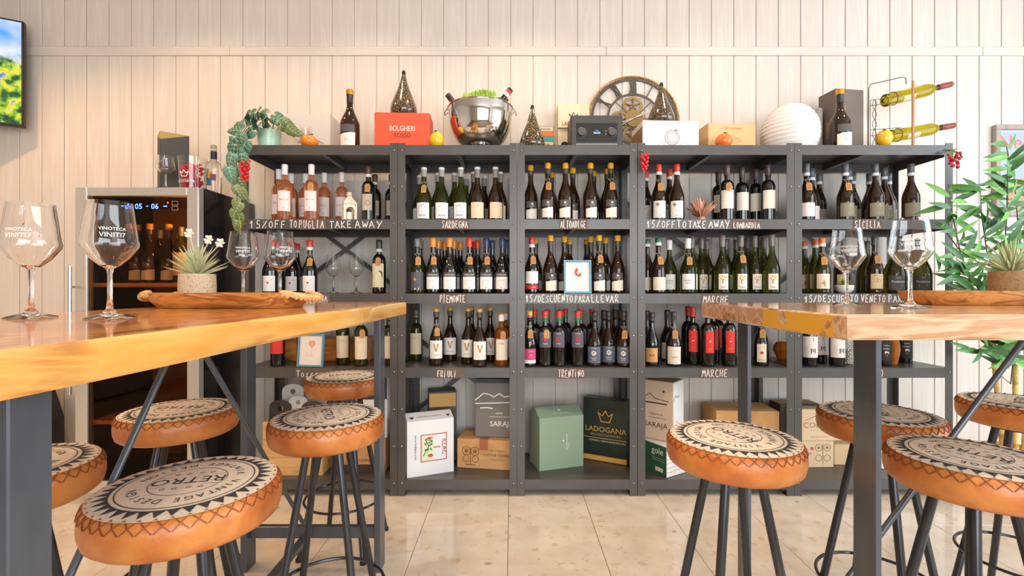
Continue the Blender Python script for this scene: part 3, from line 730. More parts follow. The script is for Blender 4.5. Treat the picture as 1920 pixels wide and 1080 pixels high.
bottle_type('redband', 'burg', .312, .0410, G_DARK, 'c93636', .040, 'dark red wine bottle with red capsule and red-footed white label', [('ece8e4', .95, .055, .122, 0), ('c8332e', .95, .024, .048, 0)], band='e4e4e4', prints=[('8a8684', [('lines', 0, .10, .012, .008, 3)]), ('f0dcd4', [('LNA', .008, .030, .011)])])
bottle_type('stripe', 'burg', .308, .0415, G_BROWN, '2e6b52', .026, 'dark wine bottle with green capsule and striped label', [('e9dcc8', .95, .018, .090, 0)], band='e9e9e6', prints=[('a87c52', [('lines', 0, .052, .036, .03, 5)])])
bottle_type('whitecap', 'burg', .305, .0425, G_GREEN, 'efece8', .055, 'pale green glass bottle with white capsule and plain white label', [('f0eeec', .85, .022, .108, 0)], prints=[('6a6a6e', [('ACUROTI', 0, .068, .011), ('DE BIANCO', .002, .056, .0075)])])
bottle_type('tree', 'burg', .322, .0415, G_GREEN, '6f6860', .062, 'green glass bottle with grey capsule and yellow tree label', [('efe6dc', .62, .022, .108, 0)], prints=[('c9a83a', [('tree', 0, .078, .017, .022, 5)]), ('4a4438', [('Chiaro', 0, .032, .0105), ('tree', 0, .076, .015, .02, 9)][:1] + [('rule', -.006, .066, .0012, .010)])])
bottle_type('orangecap', 'burg', .305, .0415, G_OLIVE, 'e0703a', .030, 'olive glass bottle with orange capsule and peach-white label', [('efdccb', .80, .026, .108, 0)], band='ecebe8', prints=[('d88a6a', [('hill', -.004, .055, .014, .018)]), ('9a8a80', [('lines', .004, .094, .01, .001, 1)])])
bottle_type('apple', 'burg', .318, .0415, G_BROWN, '4a4a42', .050, 'dark wine bottle with black capsule and apple-drawing kraft label', [('d8bd95', .75, .026, .108, 0)], prints=[('6a4e38', [('apple', 0, .072, .016, .016), ('lines', 0, .042, .022, .004, 2), ('Folk', -.010, .096, .009)])])
bottle_type('prosecco', 'fat', .302, .0530, G_OLIVE, '5a5c5e', .075, 'bulbous olive sparkling wine bottle with charcoal label', [('4e4c4c', .75, .020, .100, 0)], prints=[('efece6', [('Prosecco', .004, .060, .0165), ('lines', .004, .045, .02, .002, 2), ('VALDO', .004, .084, .0065)])])
bottle_type('toscw', 'bord', .305, .0378, G_OLIVE, '55503a', .05, 'olive glass bottle with large cream script label', [('e6d3b8', 1.0, .040, .165, 0)], prints=[('9a8668', [('mount', 0, .135, .018, .006), ('lines', 0, .085, .022, .010, 3)])])
bottle_type('toscred', 'bord', .305, .0378, G_DARK, 'b8302a', .05, 'dark wine bottle with tall red label', [('d2382c', 1.0, .070, .200, 0)], prints=[('f4ebe6', [('lines', 0, .075, .03, .0016, 2), ('lines', 0, .15, .02, .006, 3)])])
bottle_type('vee', 'burg', .318, .0415, G_BROWN, '4a4641', .048, 'dark white-wine bottle with gold-topped capsule and golden V label', [('eae4dc', .95, .040, .140, 0)], cap2=('d2a04e', .018), prints=[('b98a48', [('vee', 0, .100, .017, .022)]), ('8a7a68', [('VITANOVE', 0, .056, .0085)])])
bottle_type('amber', 'bord', .292, .0390, G_AMBER, 'f0ece8', .044, 'amber wine bottle with white and orange capsule and written label', [('eee0d0', .95, .034, .150, 0)], cap2=('e08a3a', .009), prints=[('b5623a', [('Mille', -.002, .122, .016)]), ('9a9088', [('lines', 0, .075, .024, .028, 7)])])
bottle_type('pink', 'burg', .305, .0415, G_DARK, 'd8547e', .036, 'dark wine bottle with pink and gold capsule and pink label', [('efeae8', .95, .018, .036, 0), ('cf4676', .95, .036, .098, 0)], cap2=('d9b24a', .022), prints=[('f4dce4', [('FILARI', .010, .082, .0075), ('mount', .010, .06, .010, .012)])])
bottle_type('redgreen', 'bord', .305, .0378, G_DARK, 'd23c30', .038, 'dark red wine bottle with red capsule, green neck and slate label', [('5d5a66', 1.0, .105, .190, 0)], neck='2f7a46', prints=[('b53a44', [('blot', 0, .152, .013, .013), ('rule', 0, .119, .008, .001)]), ('ece8e6', [('COMAI', 0, .178, .009), ('busat', 0, .124, .011)])])
bottle_type('slate', 'burg', .302, .0415, G_BROWN, '3a3632', .045, 'dark wine bottle with black capsule and slate blue label', [('5f6676', .95, .020, .110, 0)], prints=[('d3d0ca', [('blot', 0, .075, .015, .015)]), ('eeeae4', [('COMAI', 0, .098, .009), ('busat', 0, .044, .012), ('rule', 0, .037, .010, .0011)])])
bottle_type('face', 'burg', .295, .0395, G_DARK, '2e2c2a', .045, 'dark wine bottle with face-picture label', [('d9a468', .9, .022, .100, 0)], prints=[('6a2a2a', [('face', 0, .060, .013, .022)])])
bottle_type('script', 'burg', .300, .0420, G_DARK, '3c3634', .060, 'dark wine bottle with cream label reading Cogito R', [('ece0d0', .95, .014, .110, 0)], prints=[('5a4a42', [('Cogito R.', 0, .050, .0115)]), ('b5a490', [('lines', 0, .085, .014, .004, 2)])])
bottle_type('redlabel', 'bord', .325, .0385, G_DARK, 'cf3a34', .055, 'dark red wine bottle with red capsule and narrow red label', [('dd3a30', .62, .075, .195, 0)], prints=[('f4e6d8', [('horse', 0, .138, .006, .006)]), ('e8a03a', [('Rosso', 0, .096, .0085)])])
bottle_type('atto', 'burg', .305, .0400, G_DARK, '3a3836', .05, 'dark wine bottle with red dot on cream label', [('ecdfc8', .62, .022, .122, 0)], prints=[('d23a34', [('dot', 0, .074, .0085, 0)]), ('8a6a4e', [('ATTO I', 0, .030, .011), ('lines', 0, .105, .012, .005, 3)])])
bottle_type('emme', 'bord', .305, .0385, G_DARK, '2e2e30', .05, 'dark wine bottle with white wrap label and big letter m', [('eee6e0', 1.25, .048, .165, 0)], prints=[('34384a', [('emme', .010, .085, .010, .011), ('rule', .010, .150, .0012, .010)]), ('a8a09c', [('lines', -.022, .09, .008, .016, 4)])])
bottle_type('blacklabel', 'bord', .300, .0385, G_DARK, '2a2a2a', .05, 'black wine bottle with white beast on black label', [('2f2d2c', 1.05, .030, .160, 0)], prints=[('e8e2da', [('beast', .006, .075, .011, .008), ('NERO', .004, .092, .012), ('TERRA', .004, .11, .010), ('lines', .004, .135, .022, .006, 3), ('VITI', .004, .055, .007)])])
bottle_type('dark', 'bord', .310, .0375, G_DARK, '3a2e2a', .05, 'plain dark wine bottle', [('c9b9a4', .8, .05, .14, 0)])
# (unit, shelf): list of (type, px of the axis, depth, tag)
F, MID, BK = 2.625, 2.735, 2.84
PLACES = {
 (0, 1, 'the PUGLIA shelf'): [('rose', 534, F, 0), ('rose', 523, MID, 0), ('rose', 546, BK, 0), ('rose', 584, F, 1), ('rose', 573, BK, 0), ('rose', 608, BK - .02, 0), ('rose', 641, BK - .03, 0), ('barolo', 691, F + .02, 1), ('barolo', 703, BK, 0), ('barolo', 734, BK, 0)],
 (1, 1, 'the SARDEGNA shelf'): [('saraja', 795, F, 1), ('saraja', 828, F, 0), ('saraja', 864, F, 0), ('sardred', 895, F, 0), ('sardred', 929, F, 0), ('saraja', 787, BK - .03, 0), ('saraja', 821, MID + .02, 0), ('saraja', 852, MID + .02, 0), ('saraja', 874, BK + .01, 0), ('sardred', 888, MID, 0), ('sardred', 908, BK, 0), ('sardred', 938, MID, 0)],
 (2, 1, 'the ALTO ADIGE shelf'): [('alto', 995, F + .05, 0), ('alto', 1027, F, 1), ('alto', 1060, F, 0), ('alto', 1074, MID, 0), ('alto', 1107, F, 0), ('alto', 1145, F, 1), ('alto', 1034, BK, 0), ('alto', 1114, MID + .06, 0), ('alto', 1138, MID + .03, 0)],
 (3, 1, 'the LOMBARDIA shelf'): [('lombred', 1235, F, 1), ('lombred', 1269, F, 0), ('lombred', 1255, MID, 0), ('lombred', 1211, MID + .04, 0), ('lombord', 1347, MID + .03, 0), ('lombord', 1363, F, 1), ('lombord', 1391, F + .06, 0), ('lombord', 1417, MID - .02, 0), ('lombord', 1440, F, 0)],
 (4, 1, 'the SICILIA shelf'): [('sicw', 1512, F, 1), ('sicw', 1522, MID, 0), ('sicg', 1536, BK, 0), ('sicg', 1585, F, 1), ('sicg', 1592, MID - .01, 0), ('sicg', 1599, BK - .01, 0), ('sicg', 1641, F, 0), ('sicg', 1630, BK, 0), ('sicg', 1658, MID - .02, 0), ('sicg', 1666, BK, 0), ('sicg', 1708, F, 0)],
 (0, 2, 'the upper TOSCANA shelf'): [('heart', 507, F + .02, 0), ('heart', 519, MID + .02, 0), ('heart', 549, BK - .05, 0), ('heart', 557, BK + .03, 0), ('heart', 581, F + .03, 1), ('castle', 711, F + .04, 1)],
 (1, 2, 'the PIEMONTE shelf'): [('greylabel', 782, F, 1), ('greylabel', 788, MID + .02, 0), ('dam_orange', 812, F, 1), ('dam_orange', 822, MID, 0), ('dam_orange', 834, BK, 0), ('dam_orange', 843, F, 0), ('dam_orange', 851, MID, 0), ('dam_orange', 863, BK, 0), ('dam_red', 880, F, 1), ('dam_red', 889, BK, 0), ('dam_red', 896, MID, 0), ('dam_blue', 912, F, 1), ('dam_blue', 923, MID, 0), ('dam_blue', 942, F, 0), ('dam_blue', 949, MID, 0)],
 (2, 2, 'the shelf chalked DESCUENTO PARA LLEVAR'): [('redband', 997, F, 1), ('alto', 1004, MID + .05, 0), ('alto', 1032, F, 0), ('alto', 1058, MID - .04, 0), ('alto', 1068, BK - .02, 0), ('alto', 1100, BK - .01, 0), ('alto', 1108, MID - .05, 0), ('alto', 1123, F, 1), ('alto', 1135, MID + .02, 0), ('alto', 1158, F, 0)],
 (3, 2, 'the upper MARCHE shelf'): [('stripe', 1214, MID - .04, 0), ('stripe', 1234, F, 1), ('whitecap', 1255, MID - .02, 0), ('whitecap', 1290, F, 1), ('tree', 1298, MID - .02, 0), ('tree', 1315, MID, 0), ('tree', 1325, BK - .02, 0), ('tree', 1354, F, 0), ('tree', 1362, BK - .02, 0), ('tree', 1380, BK, 0), ('tree', 1389, F, 1), ('tree', 1402, MID, 0), ('tree', 1410, BK, 0), ('tree', 1418, F, 0), ('tree', 1431, MID - .02, 0), ('tree', 1446, F, 0), ('orangecap', 1470, MID, 0)],
 (4, 2, 'the VENETO shelf'): [('orangecap', 1509, MID - .02, 0), ('orangecap', 1527, MID - .04, 0), ('orangecap', 1542, F, 1), ('apple', 1578, MID, 0), ('apple', 1640, F, 1), ('prosecco', 1625, MID, 0), ('prosecco', 1677, F + .01, 0), ('prosecco', 1726, F + .01, 0), ('prosecco', 1697, BK - .01, 0)],
 (0, 3, 'the lower Toscana shelf'): [('toscred', 521, F, 0), ('toscw', 643, F + .05, 0), ('toscw', 677, F, 1), ('toscw', 729, F + .03, 0)],
 (1, 3, 'the FRIULI shelf'): [('toscw', 757, BK - .02, 0), ('vee', 818, 2.655, 1), ('vee', 844, 2.81, 0), ('vee', 878, 2.70, 0), ('vee', 884, 2.85, 0), ('vee', 899, 2.61, 0), ('vee', 919, 2.80, 0), ('amber', 940, 2.635, 1), ('amber', 947, 2.74, 0)],
 (2, 3, 'the TRENTINO shelf'): [('pink', 993, F, 1), ('redgreen', 1003, MID + .02, 0), ('redgreen', 1022, F, 1), ('redgreen', 1026, MID + .03, 0), ('redgreen', 1048, F, 0), ('redgreen', 1052, MID + .03, 0), ('redgreen', 1060, BK + .03, 0), ('redgreen', 1083, F, 0), ('redgreen', 1089, MID + .03, 0), ('redgreen', 1110, BK - .02, 0), ('slate', 1115, F, 0), ('slate', 1132, MID + .02, 0), ('slate', 1142, F, 0), ('slate', 1153, BK, 0), ('slate', 1163, MID, 0), ('slate', 1169, F, 1)],
 (3, 3, 'the lower MARCHE shelf'): [('face', 1222, 2.64, 0), ('script', 1213, 2.76, 0), ('script', 1251, 2.82, 0), ('script', 1263, 2.625, 1), ('redlabel', 1290, 2.77, 0), ('redlabel', 1300, 2.66, 0), ('redlabel', 1326, 2.63, 0), ('redlabel', 1337, 2.76, 0), ('redlabel', 1346, 2.86, 0), ('redlabel', 1367, 2.63, 0), ('atto', 1427, 2.64, 1)],
 (4, 3, 'the lowest bottle shelf by the bamboo plant'): [('emme', 1518, 2.63, 0), ('emme', 1537, 2.74, 0), ('emme', 1569, 2.63, 0), ('blacklabel', 1657, 2.64, 0), ('blacklabel', 1696, 2.74, 0)],
}
def settle(lst, ui, hard=()):
    """nudge bottles along their line of sight until none touches another"""
    q = [[b, px, d, t] for b, px, d, t in lst]
    x0, x1 = UNITS[ui][0] + .006, UNITS[ui][1] - .006
    for it in range(260):
        moved = False
        for i in range(len(q)):
            for j in range(i + 1, len(q)):
                a, b = q[i], q[j]; ra, rb = BOTTLES[a[0]]['r'], BOTTLES[b[0]]['r']
                ax, bx = PX(a[1], a[2]), PX(b[1], b[2])
                dd = math.hypot(ax - bx, a[2] - b[2]); need = ra + rb + .0025
                if dd < need:
                    moved = True; g = (need - dd) * .55 + .0006
                    f, k = (a, b) if a[2] <= b[2] else (b, a)
                    k[2] += g; f[2] -= g * .7
                    s = 1 if PX(k[1], k[2]) > PX(f[1], f[2]) else -1
                    k[1] += s * .18; f[1] -= s * .12
        for a in q:
            r = BOTTLES[a[0]]['r']; a[2] = min(max(a[2], SF + .008 + r), SB - .006 - r)
            lo, hi = x0 + r, x1 - r
            if a[2] - r < SF + .048: lo += 0
            if a[2] + r > SB - .048: lo += .003; hi -= .003
            x = min(max(PX(a[1], a[2]), lo), hi); a[1] = 960 + x / a[2] * FPX
        if not moved: break
    return q
ORD = ('first', 'second', 'third', 'fourth', 'fifth', 'sixth', 'seventh', 'eighth', 'ninth', 'tenth', 'eleventh', 'twelfth')
SHORT = dict(rose='rose wine bottle', barolo='brown-capped dark bottle', saraja='green mountain-label bottle', sardred='dark cream-label bottle', alto='yellow-capped dark bottle', lombred='red-capped cream-label bottle', lombord='plum-capped ivory-label bottle',
  sicw='grey-capped blush-label bottle', sicg='grey-capped olive-label bottle', heart='red-capped heart-label bottle', castle='dark landscape-label bottle', greylabel='olive charcoal-label bottle', dam_orange='orange-capped script-label bottle', dam_red='red-capped script-label bottle',
  dam_blue='blue-capped script-label bottle', redband='red-capped bottle, red-footed label', stripe='green-capped striped-label bottle', whitecap='white-capped pale green bottle', tree='green yellow-tree-label bottle', orangecap='orange-capped peach-label bottle', apple='dark apple-label bottle',
  prosecco='bulbous sparkling wine bottle', toscw='olive cream-label bottle', toscred='dark tall-red-label bottle', vee='dark golden-V bottle', amber='amber wine bottle', pink='dark pink-label bottle', redgreen='green-necked slate-label bottle', slate='black-capped slate-label bottle',
  face='dark face-label bottle', script='dark cream script-label bottle', redlabel='red-capped red-label bottle', atto='dark red-dot-label bottle', emme='white-wrapped letter m bottle', blacklabel='black beast-label bottle')
for (ui, k, where), lst in PLACES.items():
    pl = sorted(settle(lst, ui), key=lambda q: PX(q[1], q[2])); cnt = {}
    for key, px, d, tg in pl:
        o = build_bottle(key, bool(tg))
        o.location = (PX(px, d), d, SHELF_Z[k] + .0004)
        o.rotation_euler = (0, 0, math.atan2(-PX(px, d), d) * .5 + R.uniform(-.18, .18))
        n = sum(1 for q in pl if q[0] == key); c = cnt[key] = cnt.get(key, 0) + 1
        lab = ('tagged ' if tg else '') + SHORT[key]
        wh = where.replace('the ', '').replace('shelf chalked ', '').replace('lowest bottle shelf by bamboo plant', 'shelf above COMAI carton')
        if not wh.endswith('shelf') and 'carton' not in wh: wh += ' shelf'
        lab += (', %s of its kind from the fridge end, ' % ORD[c - 1] if n > 1 else ' standing on ') + wh
        tag(o, lab, 'wine bottle', key.replace('_', ' ') + ' bottles on ' + where)
# ---------------------------------------------------------------- cartons
cardboard = noise_mat('corrugated_cardboard', ['c4925c', 'cf9f6a', 'bb8852'], nscale=6, detail=6, rough=.8, rand=9)
def carton(name, label, x, y, z, w, d, h, rz, mat, prints=(), tape=None, slope=None, group=None, lid=True, cat='box'):
    """front-left-bottom corner at x, y, z; rz turns it; slope = (rise, run) gives a folded gift-box top"""
    t = thing(name, label, cat, (x, y, z), math.radians(rz), group)
    mb = MB()
    if slope:
        rise, run = slope
        pr = [(0, 0), (d, 0), (d, h), (run + .012, h + rise), (run, h + rise), (0, h)]
        n = len(pr)
        v = [(0, p[0], p[1]) for p in pr] + [(w, p[0], p[1]) for p in pr]
        mb.add(v, [tuple(range(n)), tuple(range(2 * n - 1, n - 1, -1))] + [(i, n + i, n + (i + 1) % n, (i + 1) % n) for i in range(n)])
    else: mb.box(0, w, 0, d, 0, h, .0025)
    body = mb.build('carton_body', mat, t)
    if lid and not slope:
        MB().box(.002, w / 2 - .001, .002, d - .002, h, h + .0016).build('flap', mat, t); MB().box(w / 2 + .001, w - .002, .002, d - .002, h, h + .0016).build('flap', mat, t)
    if tape:
        MB().box(w / 2 - .025, w / 2 + .025, -.0006, d, h + .0016, h + .0022).box(w / 2 - .025, w / 2 + .025, -.0008, -.0001, h - .06, h + .0022).build('tape', M(tape, .3), t)
    fm = {'F': lambda a, b, e: (a, -e - .0007, b), 'L': lambda a, b, e: (-e - .0007, d - a, b), 'R': lambda a, b, e: (w + e + .0007, a, b), 'T': lambda a, b, e: (a, b, h + e + .0025)}
    if slope: fm['S'] = lambda a, b, e: (a, b * slope[1] / math.hypot(*slope) - .001, h + b * slope[0] / math.hypot(*slope) + .001)
    for pi_, (face, col, items) in enumerate(prints):
        q = MB()
        for it in items:
            s0 = len(q.v); k = it[0]
            if k == 'rect': q.rect(*it[1:5]); continue
            if k == 'stroke': q.stroke(it[1], it[2]); continue
            if k == 'poly': q.poly(it[1]); continue
            if k in ('ring', 'dot', 'lines', 'mount', 'blot', 'tree', 'heart', 'rule'): drawing(k, q, it[3], it[4], it[5] if len(it) > 5 else 3)
            elif k == 'V': q.type(it[4], 0, 0, it[3]); q.map(lambda a, b, e: (b, -a, e), s0)      # text turned a quarter
            else: q.type(k, 0, 0, it[3], it[4] if len(it) > 4 else 1.0)
            xx, zz = it[1], it[2]
            q.map(lambda a, b, e: (a + xx, b + zz, e), s0)
        q.map(lambda a, b, e: fm[face](a, b, .0003 * pi_)).build('print', M(col, .55), body)
    return t
def crown(x, y, s):
    return ('stroke', [(x - s, y + .7 * s), (x - .55 * s, y - .5 * s), (x + .55 * s, y - .5 * s), (x + s, y + .7 * s), (x + .4 * s, y + .25 * s), (x, y + s), (x - .4 * s, y + .25 * s), (x - s, y + .7 * s)], s * .12)
BZ = SHELF_Z[4] + .0006
TZ = SHELF_Z[0] + .0006
# bottom shelf
carton('gift_carton', 'white wine carton with red-framed animal picture on the bottom shelf', -.574, 2.566, BZ, .262, .15, .305, 22, M('e9e8ea', .5), [
    ('F', 'c8482e', [('rect', .075, .222, .075, .080), ('rect', .075, .222, .222, .227), ('rect', .075, .080, .075, .227), ('rect', .217, .222, .075, .227)]),
    ('F', 'dfe6c4', [('rect', .082, .150, .082, .220)]), ('F', '5f8a4a', [('tree', .116, .15, .028, .055, 4), ('stroke', [(.09, .11), (.12, .16), (.10, .2), (.14, .19)], .006)]),
    ('F', 'c9523a', [('blot', .13, .108, .016, .010), ('blot', .125, .205, .02, .006), ('dot', .10, .175, .006, 0)]), ('F', 'b9884e', [('rect', .145, .185, .148, .155)]),
    ('F', '8a2f28', [('V', .196, .15, .034, 'ILLAC')]), ('F', '55555a', [('V', .042, .16, .018, 'www.lindapes.com')]),
    ('S', '4a4648', [('CORTESE A RISPOSTA', .13, .03, .014), ('heart', .03, .03, .012, .012), ('heart', .235, .03, .010, .012)])], slope=(.028, .075))
carton('bottle_box', 'tall charcoal bottle box with gold inside leaning behind the white carton', PX(806, 2.83), 2.79, BZ, .165, .12, .42, 12, M('4c4845', .5), [('F', 'c79a58', [('rect', .004, .161, .33, .41)]), ('R', 'd9d2c4', [('Vino con noi', .06, .08, .012)])])
carton('wine_carton', 'cardboard wine carton with vine emblem under the grey carton', -.318, 2.72, BZ, .315, .19, .168, -9, cardboard, [
    ('F', '8a6238', [('ring', .055, .10, .026, 0), ('ring', .105, .10, .026, 0), ('ring', .052, .055, .020, 0), ('ring', .108, .055, .020, 0), ('stroke', [(.08, .02), (.08, .12)], .005), ('dot', .055, .10, .012, 0), ('dot', .105, .10, .012, 0), ('rect', .05, .11, .018, .024)]),
    ('F', '5e4630', [('VAONA ODINO', .235, .075, .022), ('Azienda Agricola', .235, .105, .012), ('di Vaona Alberto', .235, .053, .011)])], tape='a8674a')
carton('wine_carton', 'grey wine carton with white mountain drawing on top of cardboard carton', PX(891, 2.73), 2.735, BZ + .1722, .245, .16, .335, -4, M('78706a', .5), [
    ('F', 'f0ecea', [('stroke', [(.0, .215), (.05, .255), (.08, .25), (.11, .235), (.14, .255), (.17, .235), (.24, .25)], .006), ('stroke', [(.0, .195), (.24, .205)], .006), ('stroke', [(.03, .17), (.07, .172), (.1, .168)], .007), ('SARAJA', .155, .065, .042), ('INKINI', .14, .135, .014), ('lines', .14, .12, .06, .001, 2)]),
    ('F', '3a3836', [('rect', .002, .243, .315, .333)])])
carton('gift_carton', 'sage green wine carton with folded top on the bottom shelf', .156, 2.662, BZ, .275, .16, .298, 18, M('8fa48e', .55), [
    ('F', 'eef0ea', [('V', .165, .15, .013, 'MASO LIZZONE'), ('V', .178, .13, .009, 'TRENTO'), ('dot', .148, .16, .005, 0)]), ('S', 'eef0ea', [('dot', .14, .055, .008, 0), ('lines', .14, .03, .05, .003, 2)]), ('L', 'c9a85a', [('V', .08, .15, .012, 'LIZZONE'), ('rect', .12, .123, .10, .20)])], slope=(.045, .08))
carton('gift_carton', 'dark green and black wine carton with gold crown emblem', .437, 2.862, BZ, .262, .075, .375, -27, noise_mat('black_green_card', ['1f241f', '26352b', '1b1a19'], nscale=4, rough=.35), [
    ('F', 'd2a04c', [crown(.135, .262, .045), ('LADOGANA', .135, .178, .045), ('rect', .0, .262, .138, .1415), ('rect', 0, .262, .004, .034)]),
    ('F', 'b9a888', [('BIOLOGICO DI NATURA', .135, .155, .0165)]), ('F', 'e9e4d8', [('AMORE PER LA TERRA PASSIONE PER IL VINO', .145, .12, .011)]), ('R', 'e2ddd2', [('lines', .035, .25, .02, .06, 8), ('lines', .035, .08, .02, .02, 4)])])
carton('wine_carton', 'green and white striped wine carton lying under the beige carton', .846, 2.566, BZ, .305, .20, .168, 31, M('eceae6', .55), [
    ('F', '5a6a66', [('stroke', [(.0, zz), (.1, zz + .006), (.2, zz + .002), (.304, zz + .01)], .0018) for zz in (.025, .05, .075, .1, .125, .145)]),
    ('L', '2f5a42', [('rect', .001, .199, .002, .166)]), ('L', 'efe9dc', [('gole', .135, .115, .05), ('lines', .14, .085, .045, .006, 2)]), ('L', 'd8cfc0', [('rect', .12, .175, .02, .042)])], lid=True)
carton('wine_carton', 'beige wine carton with mountain drawing standing on the striped carton', .728, 2.768, BZ + .1725, .225, .16, .335, -40, M('d8bfa8', .55), [
    ('F', '4a3c34', [('stroke', [(.02, .255), (.06, .24), (.09, .262), (.12, .235), (.2, .225)], .004), ('rect', .03, .19, .205, .213), ('SARAJA', .125, .07, .042), ('TERRA NOA', .125, .14, .015), ('lines', .13, .125, .05, .001, 2), ('dot', .17, .28, .007, 0)]),
    ('R', 'f2f1ef', [('rect', .001, .159, .002, .333)]), ('R', '3a3c40', [('stroke', [(.01, .23), (.03, .26), (.05, .245), (.09, .25)], .004), ('lines', .06, .10, .012, .01, 6)])])
carton('cardboard_box', 'plain cardboard box behind the stool at the MARCHE shelf', PX(1343, 2.69), 2.69, BZ, .352, .22, .335, -3, cardboard, tape='b58a5a')
carton('cardboard_box', 'dark-sided box with brown top behind the COMAI carton', 1.60, 2.80, BZ, .24, .12, .345, 0, M('4a413a', .6), [('T', 'a8835a', [('rect', .002, .238, .002, .118)])], lid=False)
VINES = ('F', '8d7a62', [('ring', .125, .115, .022, 0), ('ring', .175, .115, .022, 0), ('ring', .125, .055, .020, 0), ('ring', .175, .055, .020, 0), ('stroke', [(.15, .02), (.15, .14)], .004), ('dot', .125, .115, .009, 0), ('dot', .175, .115, .009, 0), ('VAONA', .045, .075, .022)])
carton('wine_carton', 'pale vine-printed carton at the bottom of the COMAI stack', 1.652, 2.715, BZ, .215, .075, .155, 2, M('d9bd98', .7), [VINES, ('F', 'b5524a', [('blot', .085, .11, .010, .010)])], group='stacked pale cartons')
carton('wine_carton', 'pale carton printed COMAI on top of the vine-printed carton', 1.640, 2.71, BZ + .1575, .275, .08, .18, 1, M('dcc19c', .7), [('F', '8a7458', [('COMAI', .12, .075, .045, 1.1), ('stroke', [(.05, .115), (.12, .145), (.19, .115)], .003), ('lines', .12, .06, .04, .001, 1), ('lines', .13, .022, .05, .001, 2)])], group='stacked pale cartons')
carton('carton', 'small pale carton beside the vine-printed carton', 1.895, 2.76, BZ, .13, .10, .12, -4, M('d6b88f', .7))
carton('carton', 'plain white carton at the bamboo end of the bottom shelf', 2.105, 2.70, BZ, .16, .12, .21, -6, M('e9e6e2', .6), [('F', 'a8a49e', [('lines', .08, .1, .04, .01, 3)])])
# stack beside the crate
carton('cardboard_box', 'cardboard carton at the bottom of the stack beside the wooden crate', -.985, 2.64, BZ, .27, .2, .185, 3, cardboard, [('F', '4a3a2c', [('ODINO', .16, .06, .022), ('rect', .001, .269, .001, .045)])])
carton('wine_carton', 'black and white wine carton on top of the cardboard carton', -.955, 2.65, BZ + .1875, .245, .17, .385, 5, M('e6e4e2', .55), [('F', '3a3838', [('rect', .001, .10, .001, .384), ('rect', .1, .244, .22, .384)]), ('F', 'e9e6e2', [('V', .07, .15, .022, 'D. ALESSANDRO'), ('SPECIALE', .165, .29, .02)])])
# wooden crate with folded bottle carriers
crate_m = noise_mat('crate_pine', ['d9a566', 'e2b578', 'cf9654'], scale=(.8, 8, 8), nscale=4, detail=5, rough=.6, dist=.8)
cr = thing('wooden_crate', 'pale pine crate holding folded bottle carriers on the bottom shelf', 'crate', (PX(548, 2.6), 2.6, BZ))
CW, CD, CH = .165, .13, .30
for k in range(3):
    z0 = .0 + k * .1; z1 = z0 + .098
    MB().box(-CW, CW, 0, .009, z0, z1, .001).build('plank', crate_m, cr); MB().box(-CW, CW, 2 * CD - .009, 2 * CD, z0, z1, .001).build('plank', crate_m, cr)
    for s in (-1, 1): MB().box(s * CW - (.009 if s > 0 else 0), s * CW + (.009 if s < 0 else 0), .0092, 2 * CD - .0092, z0, z1, .001).build('plank', crate_m, cr)
MB().box(-CW + .01, CW - .01, .01, 2 * CD - .01, .0, .008).build('crate_base', crate_m, cr)
def carrier(x, y, w, h, rz, tilt, col, lab, hole=True):
    t = thing('bottle_carrier', lab, 'carrier', (x, y, BZ + .009), rz, 'folded bottle carriers in the crate'); t.rotation_euler = (tilt, 0, rz)
    n = 14; top = [(a, h - w * .3 + (b - h + w * .3) * .6) for a, b in arc(0, PI, w * .5, n, 0, h - w * .3)]
    ol = [(-w / 2, 0), (w / 2, 0)] + top
    v = []; m = len(ol); hc = (0, h - w * .36); hr = w * .13
    hol = [(hc[0] + hr * math.cos(2 * PI * i / m), hc[1] + hr * math.sin(2 * PI * i / m)) for i in range(m)]
    st = min(range(m), key=lambda i: abs(math.atan2(ol[0][1] - hc[1], ol[0][0] - hc[0]) % (2 * PI) - 2 * PI * i / m))
    hol = hol[st:] + hol[:st]
    for q in (0, .003): v += [(a, q, b) for a, b in ol] + [(a, q, b) for a, b in hol]
    f = []
    for i in range(m):
        j = (i + 1) % m
        f += [(i, j, m + j, m + i), (2 * m + j, 2 * m + i, 3 * m + i, 3 * m + j), (i, 2 * m + i, 2 * m + j, j), (m + i, m + j, 3 * m + j, 3 * m + i)]
    MB().add(v, f).build('carrier_board', M(col, .6), t)
    return t
cx, cy = PX(548, 2.6), 2.6
carrier(cx - .088, cy + .032, .13, .40, -.08, -.03, '3c3836', 'black folded bottle carrier in the crate front')
carrier(cx - .05, cy + .105, .12, .475, .1, -.03, 'eceae8', 'white folded bottle carrier with rounded top, tallest in the crate')
carrier(cx - .002, cy + .068, .10, .415, .15, -.03, 'e6e3e0', 'narrow white folded bottle carrier beside the black one')
carrier(cx + .075, cy + .14, .14, .475, .0, -.04, 'e2e0de', 'square white folded bottle carrier at the crate back')
carrier(cx + .095, cy + .04, .12, .395, .05, .0, '45403c', 'dark grey folded bottle carrier beside the stool seat')
